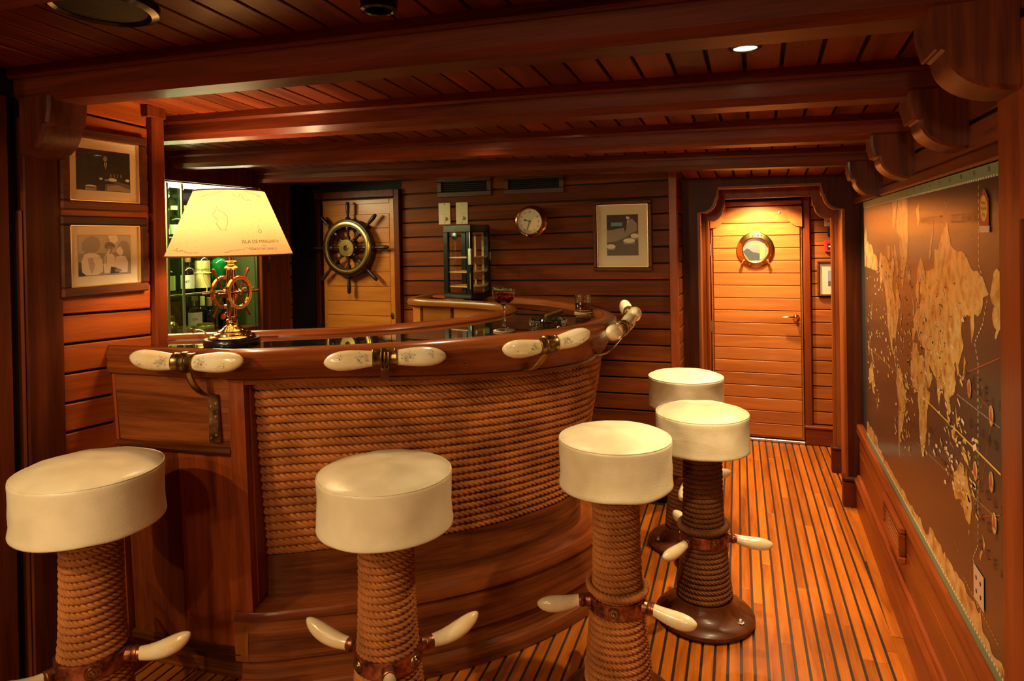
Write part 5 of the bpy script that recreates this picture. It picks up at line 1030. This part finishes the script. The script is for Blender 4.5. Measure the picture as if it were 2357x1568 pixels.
def landmass(name, poly, shift, rough=0.006, seed=0, off=0.0005, mat='chart_land'):
    q = [mpt(a + shift, b) for a, b in poly]
    if max(p[0] for p in q) - min(p[0] for p in q) < 0.012: return
    out = []
    for k in range(len(q)):
        a = Vector((*q[k], 0)); b = Vector((*q[(k + 1) % len(q)], 0)); n = max(1, int((b - a).length / 0.012))
        for j in range(n):
            p = a.lerp(b, j / n); w_ = rough if j else rough * .4
            p = p + Vector((noise.noise(Vector((p.x * 60, p.y * 60, seed))), noise.noise(Vector((p.x * 60, p.y * 60, seed + 9))), 0)) * w_
            out.append((min(max(p.x, 1.606), 4.012), min(max(p.y, 0.528), 1.732)))
    tri = tessellate_polygon([[Vector((*p, 0)) for p in out]])
    me = bpy.data.meshes.new(name); me.from_pydata([(MX - off, p[0], p[1]) for p in out], [], [list(t) for t in tri]); me.update(); bm = bmesh.new(); bm.from_mesh(me); bmesh.ops.recalc_face_normals(bm, faces=bm.faces)
    if bm.faces and sum(f.normal.x for f in bm.faces) > 0: bmesh.ops.reverse_faces(bm, faces=bm.faces)
    isl_ = []; seen = set(); bm.faces.ensure_lookup_table()
    for f in bm.faces:
        if f.calc_area() < 1e-7 or f in seen: continue
        st_ = [f]; seen.add(f); grp = []
        while st_:
            g = st_.pop(); grp.append(g)
            for e in g.edges:
                for h in e.link_faces:
                    if h not in seen and h.calc_area() >= 1e-7: seen.add(h); st_.append(h)
        isl_.append(grp)
    for grp in isl_:
        if sum(f.calc_area() for f in grp) < 2e-5: continue
        vs = []; ix = {}; fs = []
        for f in grp:
            q_ = []
            for v in f.verts:
                if v not in ix: ix[v] = len(vs); vs.append(tuple(v.co))
                q_.append(ix[v])
            fs.append(q_)
        m2 = bpy.data.meshes.new(name); m2.from_pydata(vs, [], fs); m2.update(); link(name, m2, mat, chart)
    bm.free(); bpy.data.meshes.remove(me)
for nm, poly in LAND.items():
    for sh in (0, -360, 360):
        lons = [a + sh for a, b in poly]
        if max(lons) > -250 and min(lons) < 262: landmass('landmass', poly, sh, seed=len(nm))
for k, poly in enumerate(ISL):
    for sh in (0, -360, 360):
        lons = [a + sh for a, b in poly]
        if min(lons) > -255 and max(lons) < 255: landmass('island', poly, sh, 0.003, k)
rd = random.Random(11)
top = [(lon, -66 + 2.0 * noise.noise(Vector((lon * 0.05, 1, 0))) + 1.6 * noise.noise(Vector((lon * 0.21, 4, 0))) + (3.2 if lon % 360 > 40 and lon % 360 < 170 else 0)) for lon in range(-268, 268, 4)]
landmass('landmass', [(a, b) for a, b in top] + [(266, -72), (-268, -72)], 0, 0.003)
def ptm(px, py): p = atx(px, py, MX - 0.001); return (p.y, p.z)
def mline(pts, wd, mat, name, dash=None):
    m = MB(); P = [Vector((MX - 0.0008, y, z)) for y, z in pts]
    for a, b in zip(P[:-1], P[1:]):
        L = (b - a).length; n = max(1, int(L / (2 * dash))) if dash else 1; d = (b - a) / L; s = Vector((0, -d.z, d.y)) * wd / 2
        for k in range(n):
            p = a + d * (L * k / n); q = p + d * (L / n * (0.55 if dash else 1.0)); m.add([p - s, q - s, q + s, p + s], [(0, 1, 2, 3)])
    o = m.build(name, mat, chart, smooth=0); return o
mline([ptm(*p) for p in ((2252, 392), (2252, 610), (2268, 662), (2272, 690), (2262, 745), (2243, 790), (2251, 835), (2251, 1255), (2239, 1285), (2250, 1330), (2250, 1560))], 0.004, 'chart_white', 'date_line', 0.009)
mline([ptm(*p) for p in ((2126, 916), (2303, 1093))], 0.005, 'chart_gold', 'trade_route'); mline([ptm(*p) for p in ((2001, 800), (2126, 916))], 0.003, 'chart_gold', 'trade_route', 0.02)
mline([ptm(*p) for p in ((2203, 908), (2302, 986))], 0.002, 'chart_white', 'trade_route', 0.006); mline([ptm(*p) for p in ((2110, 1020), (2300, 1200))], 0.002, 'chart_gold', 'trade_route', 0.006); mline([ptm(*p) for p in ((2218, 1330), (2300, 1490))], 0.003, 'chart_gold', 'trade_route', 0.008)
mline([ptm(*p) for p in ((2216, 862), (2302, 824))], 0.0025, 'chart_red', 'trade_route'); mline([ptm(*p) for p in ((2217, 870), (2285, 950), (2260, 1110))], 0.0018, 'chart_red', 'trade_route'); mline([ptm(*p) for p in ((2256, 1190), (2302, 1186))], 0.0025, 'chart_red', 'trade_route')
wv = MB()
for _ in range(70):
    y = rd.uniform(1.65, 3.9); z = rd.uniform(0.60, 1.68); L = rd.uniform(0.03, 0.06); pts = [Vector((MX - 0.0006, y - L * t, z + 0.009 * math.sin(t * 7))) for t in np.linspace(0, 1, 9)]
    for a, b in zip(pts[:-1], pts[1:]): wv.add([a - Vector((0, 0, .0012)), b - Vector((0, 0, .0012)), b + Vector((0, 0, .0012)), a + Vector((0, 0, .0012))], [(0, 1, 2, 3)])
tag(wv.build('wave_marks', 'chart_wave', chart, smooth=0), kind='stuff')
def marks(n, mat, rng, wmin, wmax, name):
    m = MB()
    for _ in range(n):
        y, z = rng(); w_ = rd.uniform(wmin, wmax); h_ = w_ * rd.uniform(0.25, 0.5); a = rd.uniform(-.5, .5); c, s = math.cos(a), math.sin(a)
        m.add([(MX - 0.0012, y + (u * c - v * s), z + (u * s + v * c)) for u, v in ((-w_, -h_), (w_, -h_), (w_ * 1.2, 0), (w_, h_), (-w_, h_), (-w_ * .8, 0))], [tuple(range(6))])
    tag(m.build(name, mat, chart, smooth=0), kind='stuff')
lands = [(2.80, 3.35, 0.95, 1.50), (2.35, 2.95, 0.80, 1.45), (2.15, 2.75, 1.0, 1.45), (2.05, 2.4, 0.82, 1.05), (3.2, 3.6, 1.0, 1.45), (2.9, 3.2, 0.75, 1.05), (3.6, 3.95, 0.75, 1.4)]
def rl(): b = rd.choice(lands); return rd.uniform(b[0], b[1]), rd.uniform(b[2], b[3])
marks(200, 'sign_pink', rl, 0.007, 0.017, 'place_banners'); marks(150, 'chart_red', rl, 0.003, 0.008, 'pictorial_marks'); marks(160, 'chart_gold', rl, 0.006, 0.016, 'pictorial_marks'); marks(130, 'chart_ink', rl, 0.002, 0.006, 'pictorial_marks'); marks(90, 'rosemary', rl, 0.004, 0.009, 'pictorial_marks')
# graduated border strips
for z0, z1 in ((1.735, 1.763), (0.497, 0.524)):
    MB().box((MX - 0.0015, 1.603, z0), (MX + 0.001, 4.02, z1)).build('border_strip', 'teal_paint', chart, smooth=0)
    m = MB(); zz = z0 - 0.006 if z0 > 1 else z1; k = 0
    while 1.603 + 0.02 * k < 4.0: m.box((MX - 0.0012, 1.603 + 0.02 * k, zz), (MX + .001, 1.613 + 0.02 * k, zz + 0.006)); k += 1
    tag(m.build('border_checks', 'chart_white', chart, smooth=0), kind='stuff')
MT = lambda y, z: frame((0, -1, 0), (0, 0, 1), (-1, 0, 0), (MX - 0.002, y, z))
for k in range(11): text(str(15 * (k + 3)), 0.017, MT(1.70 + 0.075 * k * 1.6, 1.750), 'chart_ink', chart)
def wide(s): return '  '.join(s)
for s, px, py, sz in (('ARCTIC', 2142, 508, 0.034), ('OCEAN', 2217, 503, 0.036), ('NORTH', 2240, 875, 0.034), ('PACIFIC', 2285, 925, 0.034), ('OCEAN', 2262, 1000, 0.034), ('SOUTH', 2290, 1160, 0.036), ('PACIFIC', 2293, 1235, 0.036), ('OCEAN', 2290, 1300, 0.036), ('INDIAN', 2150, 1000, 0.026), ('OCEAN', 2160, 1050, 0.026), ('SOUTH ATLANTIC', 2085, 960, 0.018)):
    y, z = ptm(px, py); n = len(s)
    for k, ch in enumerate(s):
        if ch != ' ': text(ch, sz, MT(y - (k - (n - 1) / 2) * sz * 1.5, z), 'chart_ink', chart, 'letter')
# cartouche and legend
y, z = ptm(2267, 487); ct = MB().prism([(-0.034, -0.035), (0.034, -0.035), (0.034, 0.030), (0.020, 0.044), (0, 0.058), (-0.020, 0.044), (-0.034, 0.030)], 0.001, MT(y, z)).build('cartouche', 'chart_red', chart, smooth=0)
MB().prism(ell(0, 0.008, 0.026, 0.033, 20), 0.0008, MT(y, z) @ Matrix.Translation((0, 0, 0.001))).build('oval', 'chart_gold', ct, smooth=0)
for s, dy in (("Philips'", 0.022), ('Pictorial', 0.008), ('Map', -0.008)): text(s, 0.0135, MT(y, z) @ Matrix.Translation((0, dy, 0.002)), 'chart_ink', ct)
MB().prism([(-0.038, -0.052), (0.038, -0.052), (0.038, -0.036), (-0.038, -0.036)], 0.0015, MT(y, z)).build('ribbon', 'sign_pink', ct, smooth=0)
y, z = ptm(2254, 1353); lg = MB().prism([(-0.042, -0.045), (0.042, -0.045), (0.042, 0.045), (-0.042, 0.045)], 0.001, MT(y, z)).build('legend_panel', 'sign_pink', chart, smooth=0)
for sx in (-1, 1):
    for sz in (-1, 1): MB().prism(ell(sx * 0.018, sz * 0.018, 0.006, 0.006, 10), 0.0006, MT(y, z) @ Matrix.Translation((0, 0, 0.001))).build('legend_dot', 'chart_ink', lg, smooth=0)
for px, py in ((2283, 958), (2246, 1085), (2232, 895), (2283, 1110), (2290, 1205)):
    y, z = ptm(px, py); MB().prism(ell(0, 0, 0.016, 0.026, 18), 0.0008, MT(y, z)).build('ship_vignette', 'chart_land', chart, smooth=0); MB().prism([(-0.012, -0.012), (0.013, -0.012), (0.009, 0.002), (0.001, 0.022), (-0.009, 0.004)], 0.0006, MT(y, z) @ Matrix.Translation((0, 0, 0.0009))).build('ship_vignette', 'chart_red', chart, smooth=0)

# ================================================================== BOTTLE CABINET
XC = -3.0
bc = thing('bottle_cabinet', 'lit glass-fronted bottle cabinet behind the bar lamp', 'cabinet', (0, 0, 0))
bx('header', (XC - 0.05, 2.02, 1.952), (XC, 3.765, 2.13), 'dark_z', bc, 0.003); bx('back_panel', (-3.40, 2.3, 0.6), (-3.385, 3.47, 1.955), 'counter_glass', bc, 0)
bx('side_panel', (-3.385, 3.462, 0.6), (XC - 0.02, 3.478, 1.955), 'cabinet_lining', bc, 0.001); bx('side_panel', (-3.385, 2.29, 0.6), (XC - 0.02, 2.305, 1.955), 'cabinet_lining', bc, 0.001); bx('top_panel', (-3.385, 2.31, 1.945), (XC - 0.02, 3.46, 1.953), 'cabinet_lining', bc, 0.001)
bx('frame_post', (XC - 0.03, 3.480, 0.6), (XC + 0.004, 3.535, 1.955), 'dark_z', bc, 0.003); sdr = bx('sliding_door', (XC - 0.035, 3.54, 0.6), (XC - 0.004, 3.765, 1.955), 'dark_z', bc, 0.003)
for y in (3.585, 3.63, 3.675, 3.72): bx('batten', (XC - 0.01, y - 0.02, 0.62), (XC - 0.001, y + 0.02, 1.93), 'dark_z', bc, 0.003)
bx('finger_pull', (XC - 0.004, 3.548, 1.41), (XC + 0.001, 3.562, 1.47), 'ink', bc, 0.001); MB().lathe([(0.010, 0), (0.009, 0.004), (0, 0.005)], 14, rotm((1, 0, 0), (XC - 0.001, 3.553, 1.505))).build('lock', 'brass', bc)
for z in (1.642, 1.322): bx('glass_shelf', (-3.375, 2.32, z - 0.009), (XC - 0.045, 3.455, z), 'pane_green', bc, 0); bx('shelf_edge', (XC - 0.045, 2.32, z - 0.010), (XC - 0.040, 3.455, z), 'glass_edge', bc, 0.001)
bx('base_shelf', (-3.38, 2.31, 1.03), (XC - 0.02, 3.46, 1.072), 'dark_z', bc, 0.002)
for y0, y1, x0 in ((2.45, 2.865, XC - 0.018), (2.78, 2.86, XC - 0.03)): bx('sliding_pane', (x0, y0, 1.075), (x0 + 0.005, y1, 1.94), 'pane_green', bc, 0)
for y in (2.762, 2.864): bx('pane_edge', (XC - 0.020, y, 1.075), (XC - 0.008, y + 0.014, 1.94), 'glass_edge', bc, 0.002)
MB().tube([(XC - 0.04, 2.40, 1.930), (XC - 0.04, 3.44, 1.930)], 0.013, 12).build('light_strip', 'strip_glow', bc)
al = bpy.data.lights.new('cabinet_light', 'AREA'); al.shape = 'RECTANGLE'; al.size = 0.03; al.size_y = 1.0; al.energy = CAB_W; al.color = (1.0, 0.84, 0.42); ao = bpy.data.objects.new('cabinet_light', al); COL.objects.link(ao); ao.parent = bc; ao.location = (XC - 0.05, 2.92, 1.918); ao.rotation_euler = (0, R(-25), 0)
def bottle(lab, px, zs, h, r, mat, cap='gold_cap', x=-3.14, neck=0.30, nr=0.36, lbl=None, txt=None, tcol='ink', liquid=None, name='bottle', shoulder=0.14, capf=0.13):
    y = atx(px, 560, x).y; b = thing(name, lab, name if name != 'bottle' else 'bottle', (x, y, zs + 0.0005), R(43), 'bottles in the lit cabinet')
    hb = h * (1 - neck - shoulder); n0 = r * nr
    MB().lathe([(0, 0), (r * .9, 0), (r, 0.006), (r, hb), (r * .93, hb + h * shoulder * .35), (r * .62, hb + h * shoulder * .8), (n0, hb + h * shoulder), (n0, h * (1 - capf)), (0, h * (1 - capf))], 28, cap=False).build('glass_body', mat, b, smooth=40)
    MB().lathe([(n0 * 1.25, h * (1 - capf)), (n0 * 1.3, h * (1 - capf) + 0.003), (n0 * 1.25, h), (0, h)], 20).build('cap', cap, b)
    if lbl:
        for z0, z1, mt in lbl:
            lo_ = MB().lathe([(r + 0.0006, z0 * h), (r + 0.0006, z1 * h)], 24, Matrix.Rotation(R(-90 - 75), 4, 'Z'), cap=False, arc=R(150)).build('paper_label', mt, b)
        if txt:
            for s, zf, size, tc in txt: text(s, size, None, tc, lo_, warp=lambda p: Vector(((r + 0.0014) * math.sin(p.x / r), -(r + 0.0014) * math.cos(p.x / r), zf * h + p.y)))
    return b
SA, SB, SCc = 1.642, 1.322, 1.072
bottle('dark rum bottle with black label on the top cabinet shelf', 372, SA, 0.27, 0.043, 'bottle_dark', 'ink', lbl=[(0.06, 0.18, 'label_cream'), (0.20, 0.52, 'label_black')], txt=[('Kill', 0.44, 0.018, 'print_white'), ('DEVIL', 0.34, 0.017, 'print_white')])
bottle('clear bottle behind the sliding pane on the top shelf', 402, SA, 0.18, 0.040, 'bottle_clear', 'glass_edge', neck=0.34, lbl=[(0.1, 0.4, 'label_white')])
bottle('gold-capped bottle on the top shelf beside the lamp shade', 429, SA, 0.185, 0.036, 'bottle_amber', 'gold_cap', lbl=[(0.1, 0.45, 'label_cream')])
bottle('dark bottle with a red cap behind the lamp shade', 446, SA, 0.215, 0.036, 'bottle_dark', 'label_red', x=-3.22)
bottle('pale tequila flask lettered CHILL on the middle shelf', 379, SB, 0.165, 0.052, 'bottle_clear', 'plate_cream', neck=0.18, shoulder=0.1, lbl=[(0.12, 0.62, 'label_cream')], txt=[('CHILL', 0.36, 0.021, 'ink')])
bottle('dark apothecary bottle with cream label on the middle shelf', 430, SB, 0.20, 0.037, 'bottle_dark', 'cork', neck=0.26, lbl=[(0.10, 0.50, 'label_white')], txt=[('47', 0.30, 0.022, 'print_mid')])
bottle('green-labelled dark bottle behind the rope-belted bottle', 447, SB, 0.24, 0.036, 'bottle_dark', 'ink', x=-3.24, lbl=[(0.12, 0.42, 'label_cream')])
fb = bottle('dark liqueur bottle with yellow label and white rope belt', 465, SB, 0.29, 0.043, 'bottle_dark', 'label_cream', lbl=[(0.06, 0.62, 'label_cream')], txt=[('Frangelico', 0.44, 0.021, 'ink')])
fr_ = MB().torus(0.0445, 0.0026, 30, 6, Matrix.Translation((0, 0, 0.105))).tube(spline([(0.0, -0.047, 0.105), (0.006, -0.050, 0.07), (0.016, -0.052, 0.035), (0.024, -0.053, 0.008), (0.016, -0.054, -0.016)], 14), [0.0028] * 9 + [0.005] + [0.0028] * 4, 7); fr_.build('rope_belt', 'cord', fb)
bottle('bright green liqueur bottle behind the lamp column', 503, SB, 0.25, 0.050, 'bottle_deepgreen', 'ink', neck=0.24)
bottle('slim dark bottle behind the lamp column', 548, SB, 0.25, 0.034, 'bottle_dark', 'ink', x=-3.2, lbl=[(0.2, 0.5, 'label_cream')])
fn = bottle('dark amaro bottle with cream label and round eagle badge', 579, SB, 0.29, 0.040, 'bottle_dark', 'gold_cap', lbl=[(0.06, 0.47, 'label_cream')], txt=[('FERNET-BRANCA', 0.41, 0.011, 'ink')])
MB().lathe([(0.0408, -0.022), (0.0414, 0.0), (0.0408, 0.022)], 10, Matrix.Translation((0, 0, 0.165)) @ Matrix.Rotation(R(-90 - 32), 4, 'Z'), cap=False, arc=R(64)).build('badge', 'label_teal', fn)
bottle('clear gin bottle with white label behind the jars', 446, SCc, 0.215, 0.040, 'bottle_clear', 'glass_edge', x=-3.2, neck=0.3, lbl=[(0.15, 0.55, 'label_white')], txt=[('GIN', 0.36, 0.018, 'ink')])
bottle('cream-capped bottle behind the clear gin bottle', 463, SCc, 0.195, 0.032, 'bottle_clear', 'label_cream', x=-3.33, capf=0.3, neck=0.36)
bottle('brown bottle with tall cream cap on the bottom shelf', 479, SCc, 0.20, 0.034, 'bottle_dark', 'label_cream', x=-3.17, capf=0.26, neck=0.36)
dm = bottle('squat black bottle with a red wax seal on the bottom shelf', 520, SCc, 0.19, 0.054, 'bottle_dark', 'ink', neck=0.36, shoulder=0.25)
MB().lathe([(0.018, 0), (0.016, 0.004), (0, 0.005)], 18, rotm((-0.45, -1, 0.1), (-0.024, -0.050, 0.075))).build('wax_seal', 'label_red', dm)
bottle('clear square-shouldered bottle beside the lamp column', 548, SCc, 0.17, 0.036, 'bottle_clear', 'gold_cap', x=-3.2)
b43 = bottle('golden liqueur bottle with a round black 43 label', 576, SCc, 0.21, 0.043, 'bottle_amber', 'gold_cap', neck=0.28, shoulder=0.22)
q = Matrix.Translation((0, 0, 0.072)); MB().lathe([(0.0440, -0.024), (0.0446, -0.012), (0.0446, 0.012), (0.0440, 0.024)], 10, q @ Matrix.Rotation(R(-90 - 34), 4, 'Z'), cap=False, arc=R(68)).build('round_label', 'label_black', b43)
text('43', 0.036, None, 'label_cream', b43, warp=lambda p: Vector((0.0452 * math.sin(p.x / 0.0445), -0.0452 * math.cos(p.x / 0.0445), 0.072 + p.y)))
sk = thing('cocktail_shaker', 'small gold cocktail shaker on the bottom cabinet shelf', 'shaker', (-3.07, atx(395, 700, -3.07).y, SCc)); MB().lathe([(0, 0), (0.028, 0), (0.031, 0.01), (0.033, 0.06), (0.031, 0.078), (0.022, 0.092), (0.014, 0.100), (0, 0.100)], 28, cap=False).build('body', 'gold_cap', sk); MB().lathe([(0.013, 0.100), (0.0145, 0.104), (0.0145, 0.124), (0.011, 0.132), (0, 0.133)], 24).build('cap', 'gold_cap', sk)
for lab, px in (('left one of two low clip-top jars beside the gold shaker', 430), ('right one of two low clip-top jars, nearer the lamp', 472)):
    j = thing('storage_jar', lab, 'jar', (-3.075, atx(px, 700, -3.075).y, SCc), 0, 'clip-top jars'); MB().lathe([(0, 0), (0.046, 0), (0.050, 0.006), (0.050, 0.040), (0.046, 0.048), (0, 0.048)], 32, cap=False).build('glass_body', 'bottle_clear', j); MB().lathe([(0, 0.004), (0.044, 0.004), (0.046, 0.010), (0.046, 0.034), (0, 0.034)], 28, cap=False).build('contents', 'cork', j); MB().lathe([(0.044, 0.0485), (0.048, 0.051), (0.048, 0.057), (0.043, 0.061), (0.02, 0.064), (0, 0.064)], 32, cap=False).build('lid', 'bottle_clear', j); MB().torus(0.0485, 0.0022, 36, 6, Matrix.Translation((0, 0, 0.049))).build('clip_ring', 'gold_cap', j)

# ================================================================== LIGHTING FIXTURES
for lab, x, y, z, pw, ang, aim, can in DOWN: downlight(lab, x, y, z, pw, ang, aim, can)
for lab, x in (('added globe fill lamp behind the viewer, left of the room', -1.38), ('added globe fill lamp behind the viewer, right of the room', -0.35)):  # unseen globes added as frontal fill for beams, stools and rope
    g = thing('fill_lamp', lab, 'fill lamp', (x, -2.678, 1.70), 0, 'added globe fill lamps behind the viewer')
    MB().lathe([(0, 0), (0.06, 0), (0.062, 0.01), (0.03, 0.022), (0, 0.024)], 28, rotm((0, 1, 0)), cap=False).tube([(0, 0.02, 0), (0, 0.12, 0), (0, 0.13, 0.03)], 0.01, 10).build('bracket', 'brass', g)
    MB().lathe([(0.085 * math.sin(PI * k / 14), 0.115 - 0.085 * math.cos(PI * k / 14)) for k in range(15)], 28, Matrix.Translation((0, 0.13, 0)), cap=False).build('globe', 'globe_glow', g)
    pl_ = bpy.data.lights.new('globe_light', 'POINT'); pl_.energy = GLOBE_W; pl_.color = WARM; pl_.shadow_soft_size = 0.09; po = bpy.data.objects.new('globe_light', pl_); COL.objects.link(po); po.parent = g; po.location = (0, 0.26, 0.115)
bpy.data.scenes.remove(TSC)
